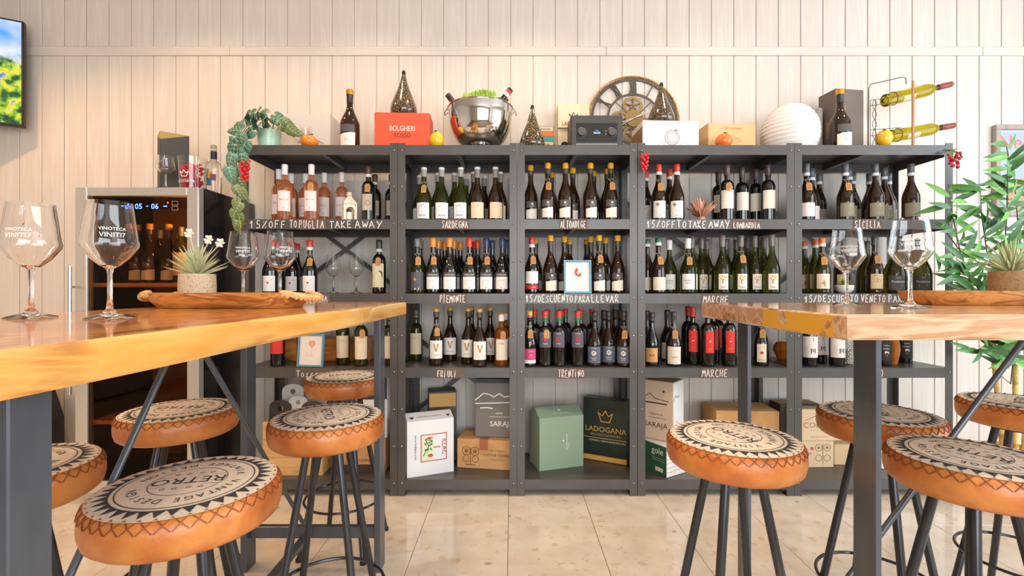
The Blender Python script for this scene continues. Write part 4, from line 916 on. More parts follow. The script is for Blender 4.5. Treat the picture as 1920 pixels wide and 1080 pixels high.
# ---------------------------------------------------------------- things on the shelves
def picture(name, label, x, y, z, w, h, lean, rz, fcol, prints, cat='picture', fw=.011, beads=True):
    t = thing(name, label, cat, (x, y, z), rz); t.rotation_euler = (-lean, 0, rz)
    fr = MB()
    for a in ((-w / 2, w / 2, 0, fw), (-w / 2, w / 2, h - fw, h), (-w / 2, -w / 2 + fw, fw, h - fw), (w / 2 - fw, w / 2, fw, h - fw)): fr.box(a[0], a[1], -.014, 0, a[2], a[3], .002)
    f = fr.build('frame', M(fcol, .4), t)
    if beads:
        bd = MB(); n = int(h / .0065); m = int(w / .0065)
        for i in range(n):
            for sx in (-1, 1): bd.box(sx * (w / 2 - fw / 2) - .0017, sx * (w / 2 - fw / 2) + .0017, -.0155, -.0135, i * h / n + .0015, i * h / n + .005)
        for i in range(m):
            for zz in (fw / 2, h - fw / 2): bd.box(-w / 2 + i * w / m + .0015, -w / 2 + i * w / m + .005, -.0155, -.0135, zz - .0017, zz + .0017)
        bd.build('bead_trim', M('9cc3cc', .4), f)['kind'] = 'stuff'
    s = MB().box(-w / 2 + fw * .8, w / 2 - fw * .8, -.006, -.002, fw * .8, h - fw * .8).build('print_sheet', M('ece4dc', .6), t)
    for col, items in prints:
        q = MB()
        for it in items:
            s0 = len(q.v)
            if it[0] == 'stroke': q.stroke(it[1], it[2])
            elif it[0] == 'poly': q.poly(it[1])
            elif it[0] == 'disc': q.disc(it[1], it[2], it[3], 16)
            else: q.type(it[0], it[1], it[2], it[3])
        q.map(lambda a, b, e: (a, -.0068, b)).build('drawing', M(col, .6), s)
    return t
picture('picture_frame', 'blue beaded frame with red glass drawing among the yellow-capped bottles', PX(1083, SF + .02), SF + .022, SHELF_Z[2], .152, .183, .08, .02, '4a8fae', [
    ('d8503a', [('poly', [(-.012, .10), (-.018, .118), (-.012, .135), (.0, .142), (.004, .125), (-.004, .115), (.004, .105), (.014, .11), (.02, .12), (.02, .102), (.008, .09)])]), ('e89a3a', [('disc', .012, .1, .008)]), ('c9bdb4', [('stroke', [(0, .09), (0, .055)], .0012), ('stroke', [(-.022, .055), (.022, .055)], .0015), ('stroke', [(-.022, .045), (.022, .045)], .001)])])
picture('picture_frame', 'blue beaded frame with pale wine glass drawing on the lower Toscana shelf', PX(582, SF + .03), SF + .032, SHELF_Z[3], .152, .183, .10, -.12, '44809c', [
    ('e8a890', [('poly', [(-.012, .118), (-.014, .13), (-.008, .145), (.02, .145), (.026, .13), (.022, .118), (.006, .105)])]), ('b0a6a0', [('stroke', [(.006, .105), (.008, .06)], .0012), ('stroke', [(-.03, .06), (.02, .06)], .001), ('stroke', [(-.03, .13), (-.014, .13)], .001), ('stroke', [(-.03, .07), (-.005, .07)], .001)])])
# long wooden wine box with round end behind
wb = thing('wine_box', 'long varnished wooden wine box behind the cream-label bottles', 'box', (PX(625, 2.83), 2.83, SHELF_Z[3] + .0006))
wbm = noise_mat('varnished_box_wood', ['9a5a20', 'b87430', 'c98a42'], scale=(1, 6, 6), nscale=5, detail=5, rough=.4, dist=1)
MB().box(-.20, .23, -.05, .05, 0, .14, .003).build('box_body', wbm, wb); MB().tube([(-.213, -.05, .068), (-.213, .05, .068)], .067, 20).build('round_end', wbm, wb, smooth=40)
MB().type('RISERVA', .17, .10, .024).upright(0, -.0508).build('lettering', M('5a3210', .6), wb)
# lantern, copper agave, honeycomb holder, planter
wl = thing('lantern', 'small cream metal lantern with arched windows beside the rose bottles', 'lantern', (PX(655, 2.63), 2.63, SHELF_Z[1] + .0006), .5)
cream = M('efe0c8', .45)
LW = .032
for sx in (-1, 1):
    for sy in (-1, 1): MB().box(sx * LW - .003, sx * LW + .003, sy * LW - .003, sy * LW + .003, .006, .098).build('post', cream, wl)
MB().box(-LW - .004, LW + .004, -LW - .004, LW + .004, 0, .006, .001).build('lantern_base', cream, wl)
for k in range(4):
    q = MB(); n = 10; o = arc(0, PI, LW - .010, n, 0, .055)
    for (a0, b0), (a1, b1) in zip(o[:-1], o[1:]): q.poly([(a0, b0), (a0 * 1.55, max(b0, .055) + (b0 - .055) * .9 + .004), (a1 * 1.55, max(b1, .055) + (b1 - .055) * .9 + .004), (a1, b1)])
    for s in (-1, 1): q.rect(min(s * (LW - .010), s * LW), max(s * (LW - .010), s * LW), .006, .056)
    q.rect(-LW, LW, .092, .10)
    c, s_ = math.cos(k * PI / 2), math.sin(k * PI / 2)
    q.map(lambda a, b, e: (a * c + LW * s_, a * s_ - LW * c, b)).build('arched_window', cream, wl)
MB().lathe([(LW * 1.5, .098), (LW * 1.45, .102), (.014, .140), (.014, .142)], 4, PI / 4, PI / 4 + 2 * PI).build('roof', cream, wl)
MB().lathe([(.017, .142), (.019, .146), (.013, .152), (.016, .156), (.010, .163), (0, .165)], 12).build('cupola', cream, wl)
MB().lathe([(0, .006), (.018, .006), (.018, .05), (0, .05)], 14).build('candle', M('f0ead8', .6), wl)
def leaf_blade(L, W, fold=.25, droop=.3, n=7, ripple=0.0):
    """one pointed leaf along +Y, middle rib at x = 0"""
    v = []; f = []
    for i in range(n + 1):
        t = i / n; w = W * math.sin(PI * min(1, t * .93 + .05)) ** .8 * (1 - .35 * t); y = L * t; z = -droop * L * t * t
        rp = ripple * math.sin(t * 14)
        v += [(-w, y, z + fold * w + rp), (0, y, z), (w, y, z + fold * w - rp)]
    for i in range(n): a = 3 * i; f += [(a, a + 1, a + 4, a + 3), (a + 1, a + 2, a + 5, a + 4)]
    return MB().add(v, f)
ag = thing('agave_ornament', 'copper pink agave ornament lying on the LOMBARDIA shelf', 'ornament', (PX(1315, 2.65), 2.65, SHELF_Z[1] + .0006))
agm = noise_mat('copper_leaf', ['c98a72', 'd9a088', 'b87a62'], nscale=8, rough=.45)
blade = leaf_blade(.118, .018, .9, -.15, 6).build('leaf', agm, ag, smooth=50); first = True
for k in range(22):
    o = blade if first else link('leaf', blade.data, ag); first = False
    a = 2 * PI * k / 22 * 2.6 + .3; el = (.25, .6, 1.0, 1.3)[k % 4]
    o.rotation_euler = (el * .8, 0, a); o.location = (0, 0, .022); o.scale = (1, (.75, .9, .95, 1)[k % 4], 1)
MB().lathe([(0, 0), (.022, 0), (.026, .012), (.018, .028), (0, .032)], 12).build('core', agm, ag, smooth=50)
hc = thing('candle_holder', 'silver honeycomb mesh candle holder beside the letter m bottles', 'candle holder', (PX(1596, 2.68), 2.68, SHELF_Z[3] + .0006))
hm = MB(); HR, HH = .042, .135
for row in range(11):
    for c in range(18):
        a = 2 * PI * (c + .5 * (row % 2)) / 18; z = .0095 + row * .0118
        pts = [(HR * math.sin(a + .165 * math.cos(q * PI / 3 + PI / 6)), -HR * math.cos(a + .165 * math.cos(q * PI / 3 + PI / 6)), z + .0075 * math.sin(q * PI / 3 + PI / 6)) for q in range(6)]
        hm.tube(pts, .0010, 3, closed=True)
hm.build('honeycomb_mesh', M('d9d6d2', .25, .9), hc)['kind'] = 'stuff'
MB().lathe([(0, 0), (HR, 0), (HR + .001, .004), (HR - .002, .005), (0, .005)], 24).build('holder_base', M('d9d6d2', .25, .9), hc)
MB().lathe([(0, .005), (.026, .005), (.026, .08), (0, .082)], 16).build('candle', M('efe6d2', .5), hc)
def vase(px, d, k, h, r, label):
    t = thing('vase', label, 'vase', (PX(px, d), d, SHELF_Z[k] + .0006))
    MB().lathe([(0, 0), (r * .5, 0), (r * .6, .01), (r, h * .55), (r * .9, h * .8), (r * .6, h), (r * .5, h - .002), (r * .8, h * .78), (0, .012)], 9).build('vase_body', M('e08a2e', .15, trans=.35), t)
vase(1676, 2.665, 3, .15, .03, 'faceted amber glass vase between the black beast-label bottles')
vase(1466, 2.86, 3, .105, .05, 'squat amber glass vase behind the letter m bottles')
succ_m = noise_mat('succulent_green', ['7a9a3e', 'a8b84e', '5f8a3a'], nscale=12, rough=.5)
pl = thing('succulent_planter', 'white bowl planter with small succulent on the VENETO shelf', 'plant', (PX(1583, 2.615), 2.615, SHELF_Z[2] + .0006))
MB().lathe([(0, 0), (.026, 0), (.044, .02), (.047, .044), (.044, .046), (.041, .04), (0, .036)], 24).build('bowl', M('e9e2d8', .4), pl, smooth=50)
MB().lathe([(0, .040), (.041, .040)], 16).build('pebbles', M('a8524a', .8), pl)
lf = leaf_blade(.042, .008, .5, -.2, 4).build('leaf', succ_m, pl, smooth=50); first = True
for k in range(18):
    o = lf if first else link('leaf', lf.data, pl); first = False
    o.rotation_euler = ((.25, .6, .95)[k % 3], 0, k * 2.4); o.location = (.008 * math.cos(k), .008 * math.sin(k), .043)
# ---------------------------------------------------------------- on top of the shelving
carton('wine_carton', 'greyish white carton behind the orange and the potted vine', PX(512, 2.80), 2.80, TZ, .34, .17, .262, 0, M('d9cfc8', .6), [('F', '7a6e6a', [('stroke', [(.15, .09), (.18, .11), (.2, .085), (.22, .12), (.24, .09), (.27, .1), (.3, .085)], .0035), ('lines', .2, .07, .06, .001, 1)]), ('F', 'e2c9a8', [('rect', .30, .335, .05, .085)])])
carton('wine_carton', 'bright orange red carton printed BOLGHERI ROSSO under a teardrop lamp', PX(702, 2.655), 2.655, TZ, .312, .15, .217, 3, noise_mat('orange_red_card', ['e8502e', 'ee5a36'], nscale=3, rough=.5), [('F', 'f6e6d8', [('BOLGHERI', .156, .115, .043, .72)]), ('F', '7a1f12', [('ROSSO', .156, .078, .036, .85)]), ('F', 'f2d6c4', [('lines', .287, .07, .002, .012, 5)])])
black_card = M('3d3936', .55)
speckle = noise_mat('speckled_bronze_glass', ['2c2622', '3a332c', 'd9b26a'], nscale=230, detail=1, rough=.18, coat=.6, stops=[.5, .60, .65])
def teardrop(px, d, z, w, h, lab):
    t = thing('teardrop_lamp', lab, 'ornament', (PX(px, d), d, z), 0, 'speckled teardrop ornaments'); r = w / 2
    p = [(0, 0), (r * .80, 0), (r * .93, h * .04), (r, h * .12), (r * .97, h * .2), (r * .86, h * .3), (r * .68, h * .43), (r * .5, h * .55), (r * .34, h * .68), (r * .22, h * .8), (r * .13, h * .91)]
    MB().lathe(p, 32).build('lamp_body', speckle, t, smooth=50)
    MB().lathe([(r * .135, h * .905), (r * .15, h * .92), (r * .14, h * .97), (r * .08, h), (0, h)], 14).build('finial', M('2e2a28', .4, .5), t, smooth=50)
teardrop(757, 2.735, TZ + .2195, .155, .270, 'speckled black teardrop ornament on the orange red carton')
teardrop(998, 2.64, TZ, .142, .252, 'speckled black teardrop ornament on the shelf beside the steel bowl')
teardrop(1240, 2.73, TZ + .173, .150, .245, 'speckled black teardrop ornament on the white carton before the clock')
def fruit(px, d, rx, rz, col, lab, leafcol='4a8a3a', tilt=0.0, nub=False, stemx=0.0):
    t = thing('fruit', lab, 'fruit', (PX(px, d), d, TZ)); t.name = 'lemon' if 'lemon' in lab else 'orange'
    p = [(rx * math.sin(PI * k / 14), rz - rz * math.cos(PI * k / 14)) for k in range(15)]
    if nub: p = p[:-2] + [(rx * .22, 2 * rz * .985), (rx * .12, 2 * rz * 1.04), (0, 2 * rz * 1.05)]
    b = MB().lathe(p, 28)
    b.build('peel', noise_mat('peel_' + col, [col, col], nscale=90, rough=.28, bump=.12, coat=.3), t, smooth=60)
    q = leaf_blade(.034, .013, .2, .5, 5); q.xf(Matrix.Translation((stemx, 0, 2 * rz)) @ Euler((.2, 0, 2.6 + tilt)).to_matrix().to_4x4()); q.build('leaf', M(leafcol, .5), t, smooth=50)
    return t
fruit(580, 2.615, .0480, .038, 'f0862a', 'glossy orange lying before the greyish white carton', stemx=.02)
fruit(819, 2.62, .0400, .0480, 'f0c22c', 'yellow lemon beside the orange red carton', nub=True)
fruit(1357, 2.62, .0450, .0430, 'ee7a34', 'red orange fruit with leaf before the CARTAGNINO carton', tilt=1)
fruit(1658, 2.588, .0390, .0480, 'eeb92e', 'yellow lemon at the foot of the wire bottle rack', nub=True)
# magnums
G_MAG = M('1c1712', .05, trans=.15, coat=.7)
def magnum(px, d, lab, h=.330):
    t = thing('wine_bottle', lab, 'wine bottle', (PX(px, d), d, TZ)); r = .0535
    n = .0165
    p = [(0, .004), (r * .9, 0), (r, .01), (r, h * .40)] + [(n + (r - n) * (1 - sm(k / 10)), h * (.40 + .34 * k / 10)) for k in range(1, 11)] + [(n, h - .03), (n * 1.15, h - .028), (n * 1.15, h), (0, h)]
    MB().lathe(p, 30).build('body', G_BROWN, t, smooth=50)
    MB().lathe([(n * 1.06, h - .072), (n * 1.08, h - .03), (n * 1.2, h - .026)], 22).build('capsule_skirt', M('34302c', .35), t, smooth=50)
    MB().lathe([(n * 1.2, h - .026), (n * 1.24, h - .02), (n * 1.22, h + .001), (n * 1.05, h + .003), (0, h + .003)], 22).build('capsule', M('e0a83a', .25, .7), t, smooth=50)
    MB().add(*cyl_patch(r + .0006, .8, .085, .125)).build('label', M('55504e', .6), t, smooth=40)
    lb = MB().add(*cyl_patch(r + .0007, .85, .004, .078, .006)).build('label', M('ece2d8', .6), t, smooth=40)
    MB().stroke([(-.012, .03), (-.008, .05), (-.002, .035), (.004, .048), (.01, .036), (.018, .04)], .0014).map(on_cyl(r + .0014)).build('label_print', M('8a8078', .6), lb)
magnum(656, 2.63, 'large dark magnum bottle with gold top beside the orange red carton')
magnum(1575, 2.625, 'large dark magnum bottle with gold top before the tall grey bottle box')
# steel bowl with bottles and lettuce
chrome = M('d8d8d8', .04, 1.0)
bx, by = PX(901, 2.74), 2.74
bw = thing('serving_bowl', 'polished steel footed bowl holding bottles and lettuce', 'bowl', (bx, by, TZ))
BRr, BHh = .188, .262
pf = [(0, .0), (.062, 0), (.064, .004), (.058, .01), (.052, .016), (.055, .02), (.05, .028), (.056, .036), (.062, .044)]
for k in range(1, 13):
    a = PI / 2 * k / 12; pf.append((.062 + (BRr - .062) * math.sin(a) ** .8, .044 + (BHh - .044) * (1 - math.cos(a))))
pf += [(BRr + .006, BHh + .001), (BRr + .006, BHh + .004), (BRr - .002, BHh + .003)]
for k in range(12, 0, -1):
    a = PI / 2 * k / 12; pf.append((.060 + (BRr - .064) * math.sin(a) ** .8, .048 + (BHh - .047) * (1 - math.cos(a))))
pf.append((0, .05))
MB().lathe(pf, 64).build('bowl_body', chrome, bw, smooth=40)
for s in (-1, 1): MB().tube([(s * (BRr + .004), -.03, BHh - .004), (s * (BRr + .018), -.02, BHh - .02), (s * (BRr + .02), 0, BHh - .03), (s * (BRr + .018), .02, BHh - .02), (s * (BRr + .004), .03, BHh - .004)], .003, 6).build('handle', chrome, bw, smooth=40)
def bowl_bottle(x0, y0, z0, x1, y1, z1, cols, lab):
    t = thing('wine_bottle', lab, 'wine bottle', (bx + x0, by + y0, TZ + z0)); d = Vector((x1 - x0, y1 - y0, z1 - z0)); h = .285
    t.rotation_euler = d.to_track_quat('Z', 'Y').to_euler()
    MB().lathe(prof('bord', h, .036), 24).build('body', G_DARK, t, smooth=50)
    n = .0165; z = h + .001
    for c, l in cols: MB().lathe([(0, z), (n, z), (n, z - l), (n * .9, z - l)], 18).build('capsule_ring', M(c, .4), t, smooth=40); z -= l
bowl_bottle(-.018, .0, .125, -.195, .0, .355, (('3a2c2a', .04), ('5a3a34', .012)), 'bottle with brown capsule leaning out of the steel bowl beside the lemon')
bowl_bottle(-.025, .085, .138, .150, .085, .363, (('2c2a28', .012), ('d23a34', .018), ('e6e0d6', .02)), 'red-banded bottle leaning out of the steel bowl next to the lettuce')
bowl_bottle(-.008, -.078, .132, .176, -.078, .35, (('2c2a28', .012), ('d23a34', .018), ('e6e0d6', .02)), 'red-banded bottle leaning outermost from the steel bowl')
lt_m = noise_mat('lettuce_leaf', ['b8d84a', 'd6e87a', '9cc63a'], nscale=14, rough=.5)
le = thing('lettuce', 'frilly pale green lettuce piled in the steel bowl', 'lettuce', (bx - .005, by - .004, TZ + .205))
MB().lathe([(0, -.14), (.016, -.137), (.026, -.08), (.026, .0), (.034, .06), (0, .065)], 12).build('heart', lt_m, le, smooth=60, loc=(.052, -.01, 0))
for k in range(15):
    rr = random.Random(k + 40); n = 36; v = [(0, 0, 0)]; f = []
    for q in (1, 2, 3):
        for i in range(n):
            a = -1.1 + 2.2 * i / (n - 1); r = .021 * q * (1 + .07 * math.sin(i * 1.1 + k)); z = .009 * q * q * .55 + (.0065 * (q - 1) * math.sin(i * 1.35 + k * 1.7))
            v.append((r * math.sin(a), r * math.cos(a), z))
    for i in range(n - 1):
        f.append((0, 1 + i, 2 + i))
        for q in (0, 1): f.append((1 + q * n + i, 1 + q * n + n + i, 2 + q * n + n + i, 2 + q * n + i))
    a = 2 * PI * k / 15 * 2.6; rad = .068 * math.sqrt((k + .5) / 15)
    MB().add(v, f).build('leaf', lt_m, le, smooth=60, loc=(rad * math.cos(a) * .95, rad * math.sin(a) * .45, .072 - rad * .2 + .012 * (k % 3)), rot=(rr.uniform(.2, .7), rr.uniform(-.5, .5), a + PI * 1.5))
# small tin, wooden box, radio
tin = thing('tin_box', 'small colourful striped tin behind the teardrop ornament', 'tin', (PX(1018, 2.80), 2.80, TZ))
MB().box(-.05, .065, 0, .06, 0, .19, .003).build('tin_body', M('7a6a58', .4), tin)
for k, c in enumerate(('2f9a8a', '3a8f86', 'd9c09a', '2f9a8a', 'e0703a', 'd8c8a8')): MB().box(-.046, .061, -.0012, 0, .006 + k * .0305, .033 + k * .0305).build('stripe', M(c, .5), tin)
MB().type('ROMA', .015, .073, .018).type('BUONA', .015, .165, .016).upright(0, -.0022).build('lettering', M('4a3a30', .6), tin)
pale_wood = noise_mat('pale_poplar', ['e3c9a4', 'ead4b4', 'dabd94'], scale=(6, 6, .8), nscale=4, detail=5, rough=.65, dist=.6)
wx = thing('wooden_wine_box', 'pale wooden wine box with crown emblem behind the radio', 'box', (PX(1046, 2.83), 2.83, TZ))
MB().box(0, .19, 0, .10, .19, .335, .002).build('front_board', pale_wood, wx); MB().box(0, .19, .012, .10, 0, .189, .002).build('box_body', pale_wood, wx)
q = MB().type('LADOGANA', .1, .205, .030, .9); q.stroke(crown(.095, .255, .026)[1], .004); q.upright(0, -.0012).build('lettering', M('5a4634', .6), wx)
MB().poly([(.02, .0)] + [(p[0], p[1]) for p in arc(PI, 0, .022, 10, .042, .085)] + [(.064, 0)]).upright(0, .0105, .002).build('arch_opening_shade', M('2a2420', .8), wx)  # flat dark shape, no hole: the arch's inner shade is put into its colour
ra = thing('radio', 'dark grey table radio with two knobs and a display', 'radio', (PX(1119, 2.64), 2.64, TZ))
rm = noise_mat('dark_oak_veneer', ['3c3a3a', '474545'], scale=(1, 8, 8), nscale=8, rough=.45)
MB().box(-.146, .146, 0, .16, .008, .196, .006).build('cabinet', rm, ra)
MB().box(-.118, .118, .006, .15, 0, .008).build('plinth', M('1e1c1c', .5), ra)
fp = MB().box(-.116, .116, -.002, .001, .045, .150).build('front_panel', M('1f1d1d', .15, coat=.5), ra)
MB().type('00:00', 0, .090, .017).type('lunedi', 0, .108, .006).upright(0, -.0028).build('display', M('8fc4ff', .5, emit=1.2), fp)
for kx in (-.086, .084):
    kn = MB().lathe([(.023, 0), (.0225, .012), (.02, .015), (0, .015)], 24).map(lambda a, b, e: (a + kx, -e - .0022, b + .098)).build('knob', M('5a5654', .35, .5), ra, smooth=40)
    MB().tube([(kx + .0265 * math.cos(2 * PI * i / 28), -.003, .098 + .0265 * math.sin(2 * PI * i / 28)) for i in range(28)], .0009, 5, closed=True).build('knob_ring', M('b8b4b0', .3, .8), kn)
for bz_ in (.089, .105): MB().lathe([(.0045, 0), (.004, .003), (0, .003)], 12).map(lambda a, b, e: (a + .05, -e - .0022, b + bz_)).build('button', M('8a8682', .4), ra)
MB().box(-.116, .116, -.0018, .001, .030, .034).build('dial_strip', M('b9b4ae', .3, .6), ra)
MB().type('Radio', 0, .015, .014).upright(0, -.0009).build('lettering', M('e6e2dc', .5), ra)
# gear clock leaning on the wall
ck = thing('wall_clock', 'round skeleton gear clock with roman numerals leaning on the wall', 'clock', (PX(1191, 2.93), 2.925, TZ)); ck.rotation_euler = (-.12, 0, 0)
CR = .290; CZ = CR + .002
rope_m = noise_mat('gilded_rope', ['8a6238', 'b88a50', '6a4a2c'], scale=(1, 1, 1), nscale=60, rough=.4, metal=.3)
iron = noise_mat('aged_iron', ['4a4642', '5c5650'], nscale=14, rough=.45, metal=.5); brass = M('8d7852', .38, .6)
def cring(r, t, m, nm, y=0.0, n=72):
    return MB().tube([(r * math.cos(2 * PI * i / n), y, CZ + r * math.sin(2 * PI * i / n)) for i in range(n)], t, 8, closed=True).build(nm, m, ck, smooth=50)
tw = MB()
for s in range(3):
    tw.tube([((CR - .009 + .0035 * math.cos(i * .9 + s * 2.094)) * math.cos(2 * PI * i / 200), .0035 * math.sin(i * .9 + s * 2.094), CZ + (CR - .009 + .0035 * math.cos(i * .9 + s * 2.094)) * math.sin(2 * PI * i / 200)) for i in range(200)], .0045, 5, closed=True)
tw.build('rope_rim', rope_m, ck, smooth=60)
def flatring(r0, r1, nm, m, y0=-.003, y1=.003, n=64, cx=0, cz=0):
    v = []; f = []
    for (r, y) in ((r0, y0), (r1, y0), (r1, y1), (r0, y1)):
        v += [(cx + r * math.cos(2 * PI * i / n), y, CZ + cz + r * math.sin(2 * PI * i / n)) for i in range(n)]
    for k in range(4):
        for i in range(n): f.append((k * n + i, k * n + (i + 1) % n, ((k + 1) % 4) * n + (i + 1) % n, ((k + 1) % 4) * n + i))
    return MB().add(v, f).build(nm, m, ck)
flatring(CR - .034, CR - .018, 'outer_ring', iron); flatring(.158, .170, 'inner_ring', iron)
NUM = {'I': [[(0, 0), (0, 1)]], 'V': [[(-.3, 1), (0, 0), (.3, 1)]], 'X': [[(-.3, 0), (.3, 1)], [(-.3, 1), (.3, 0)]]}
for h_, txt in enumerate(('XII', 'I', 'II', 'III', 'IIII', 'V', 'VI', 'VII', 'VIII', 'IX', 'X', 'XI')):
    q = MB(); wd = [.28 if c == 'I' else .72 for c in txt]; tot = sum(wd); x = -tot / 2; a = -h_ * PI / 6
    for c, w_ in zip(txt, wd):
        for pl in NUM[c]: q.stroke([((x + w_ / 2 + p[0]) * .034, .168 + p[1] * .094) for p in pl], .0085)
        x += w_
    s0 = [(p[0], p[1]) for p in q.v]; n = len(s0)
    co, si = math.cos(a), math.sin(a)
    top = [(px_ * co - py_ * si, -.004, CZ + px_ * si + py_ * co) for px_, py_ in s0]; bot = [(a_, .003, b_) for a_, _, b_ in top]
    f = list(q.f) + [tuple(i + n for i in reversed(g)) for g in q.f]
    for g in q.f:
        for i in range(len(g)): f.append((g[i], g[i - 1], n + g[i - 1], n + g[i]))
    MB().add(top + bot, f).build('numeral', iron, ck)
def gear(cx_, cz_, r, teeth, nm, spokes=5):
    pts = []
    for i in range(teeth * 4):
        a = 2 * PI * i / (teeth * 4); rr = r if i % 4 in (0, 1) else r * .91; pts.append((rr * math.cos(a), rr * math.sin(a)))
    n = len(pts); v = []; f = []
    for y in (-.002, .002): v += [(cx_ + p[0], y, CZ + cz_ + p[1]) for p in pts] + [(cx_ + r * .68 * math.cos(2 * PI * i / n), y, CZ + cz_ + r * .68 * math.sin(2 * PI * i / n)) for i in range(n)]
    for i in range(n):
        j = (i + 1) % n
        f += [(i, j, n + j, n + i), (2 * n + j, 2 * n + i, 3 * n + i, 3 * n + j), (i, 2 * n + i, 2 * n + j, j), (n + i, n + j, 3 * n + j, 3 * n + i)]
    q = MB().add(v, f)
    for k in range(spokes):
        a = 2 * PI * k / spokes + PI / 2
        q.tube([(cx_, 0, CZ + cz_), (cx_ + r * .72 * math.cos(a), 0, CZ + cz_ + r * .72 * math.sin(a))], r * .09, 4)
    q.tube([(cx_, -.003, CZ + cz_), (cx_, .003, CZ + cz_)], r * .27, 16)
    q.build(nm, brass, ck)
gear(-.005, .085, .066, 36, 'gear'); gear(-.085, -.01, .066, 24, 'gear'); gear(.075, -.05, .06, 24, 'gear', 4); gear(-.02, -.10, .055, 22, 'gear', 4)
MB().tube([(0, -.010, CZ), (0, .004, CZ)], .056, 28).build('hub_disc', brass, ck, smooth=40)
for L_, a, nm in ((.125, math.radians(200), 'hour_hand'), (.19, math.radians(209), 'minute_hand')):
    MB().tube([(-.10 * math.cos(a), -.0135, CZ - .10 * math.sin(a)), (L_ * math.cos(a), -.0135, CZ + L_ * math.sin(a))], .0032, 6).build(nm, M('d9d4cc', .3, .6), ck)
for k in range(4):
    a = PI / 4 + k * PI / 2; MB().tube([(.05 * math.cos(a), 0, CZ + .05 * math.sin(a)), (.162 * math.cos(a), 0, CZ + .162 * math.sin(a))], .003, 6).build('spoke', iron, ck)
carton('wine_carton', 'white carton with etched flower drawing under a teardrop ornament', PX(1204, 2.66), 2.65, TZ, .325, .2, .17, 3, M('eeeae6', .6), [
    ('F', 'b5b0aa', [('ring', .17, .075, .045, 0), ('ring', .17, .075, .032, 0), ('blot', .195, .118, .014, .010), ('stroke', [(.08, .03), (.11, .045), (.14, .02), (.17, .03), (.2, .02), (.24, .05), (.26, .035)], .002), ('lines', .17, .02, .04, .004, 2)]), ('L', 'a8835a', [('rect', .002, .198, .002, .138)])])
carton('wine_carton', 'pale cardboard carton printed CARTAGNINO with a sun', PX(1328, 2.70), 2.70, TZ, .285, .17, .172, 4, noise_mat('pale_card', ['d9b07c', 'dfb986'], nscale=4, rough=.7), [('F', 'b08452', [('"CARTAGNINO"', .145, .138, .019, .9)] + [('stroke', [(.165 + .016 * math.cos(k * PI / 6), .075 + .012 * math.sin(k * PI / 6)), (.165 + .036 * math.cos(k * PI / 6), .075 + .024 * math.sin(k * PI / 6))], .0018) for k in range(12)] + [('ring', .165, .075, .012, 0)])])
# paper lantern, half folded
pl_ = thing('paper_lantern', 'white ribbed paper lantern resting on the shelf', 'lantern', (PX(1481, 2.75), 2.75, TZ + .0012))
pr_ = []; LRr, LHh = .156, .298; n = 52
for k in range(n + 1):
    t = k / n; z = LHh * t
    base = math.sqrt(max(0, 1 - ((t - .40) / .60) ** 2)) if t > .40 else math.sqrt(max(0, 1 - ((.40 - t) / .62) ** 2))
    pr_.append((max(.02, LRr * base) - (.0016 if k % 4 else -.0006), z))
MB().lathe(pr_, 48).build('paper_shade', M('efeae4', .85, trans=.0), pl_, smooth=70)
wr = MB()
for k in range(0, n, 4): wr.tube([(pr_[k][0] * math.cos(2 * PI * i / 40), pr_[k][0] * math.sin(2 * PI * i / 40), pr_[k][1]) for i in range(40)], .0009, 4, closed=True)
wr.build('wire_ribs', M('d8d2ca', .7), pl_)['kind'] = 'stuff'
MB().tube([(.022 * math.cos(2 * PI * i / 20), .022 * math.sin(2 * PI * i / 20), LHh) for i in range(20)], .002, 6, closed=True).build('top_ring', M('c9c4bc', .5), pl_)
carton('panel_box', 'thin grey carton standing between lantern and bottle box', PX(1535, 2.80), 2.80, TZ, .03, .13, .30, 12, M('a9a7a4', .6), lid=False)
carton('bottle_box', 'tall taupe bottle box with gold print behind the magnum', PX(1567, 2.74), 2.74, TZ, .185, .13, .388, 8, M('6f625a', .55), [('F', 'd2a85e', [('V', .045, .23, .03, 'VINO'), ('rect', .062, .0645, .25, .29)]), ('L', 'd2a85e', [('V', .06, .16, .026, 'RISERVA')])])
# wire bottle rack
rk = thing('wire_bottle_rack', 'wire bottle rack with wooden handle plate on the shelf end', 'rack', (PX(1690, 2.70), 2.70, TZ))
wm = M('2e2420', .4, .6)
fy = -.04
def rkx(px, d=2.66): return PX(px, d) - PX(1690, 2.70)
def rkz(py, d=2.66): return PZ(py, d) - TZ
MB().tube([(rkx(1628), fy, .0), (rkx(1629), fy, rkz(165)), (rkx(1632), fy, rkz(158)), (rkx(1690), fy, rkz(145)), (rkx(1698), fy, rkz(146)), (rkx(1699), fy, rkz(158))], .0022, 6).build('top_wire', wm, rk, smooth=40)
wv = MB()
for s in (-1, 1):
    wv.tube([(rkx(1631) + .011 * s * math.sin(i * PI / 8) + .003, fy - .03, .28 * i / 40) for i in range(41)], .0014, 5)
wv.tube([(rkx(1624), fy - .03, 0), (rkx(1624), fy - .03, .275)], .0014, 5); wv.tube([(rkx(1634), fy - .03, 0), (rkx(1634), fy - .03, .275)], .0014, 5)
wv.build('twisted_wire_foot', wm, rk)
for py in (192, 202): MB().tube([(rkx(1624), fy - .03, rkz(py)), (rkx(1690), fy, rkz(py - 12))], .0016, 5).build('cradle_wire', wm, rk)
for py in (247, 258): MB().tube([(rkx(1624), fy - .03, rkz(py)), (rkx(1690), fy, rkz(py - 8))], .0016, 5).build('cradle_wire', wm, rk)
MB().box(rkx(1698) - .006, rkx(1698) + .009, fy - .052, fy - .043, .0, rkz(158), .003).build('wooden_plate', noise_mat('rack_wood', ['a8703c', 'b98450'], scale=(6, 6, 1), nscale=5, rough=.5), rk)
G_OLIVEOIL = M('b9a81c', .03, trans=.95, ior=1.3)
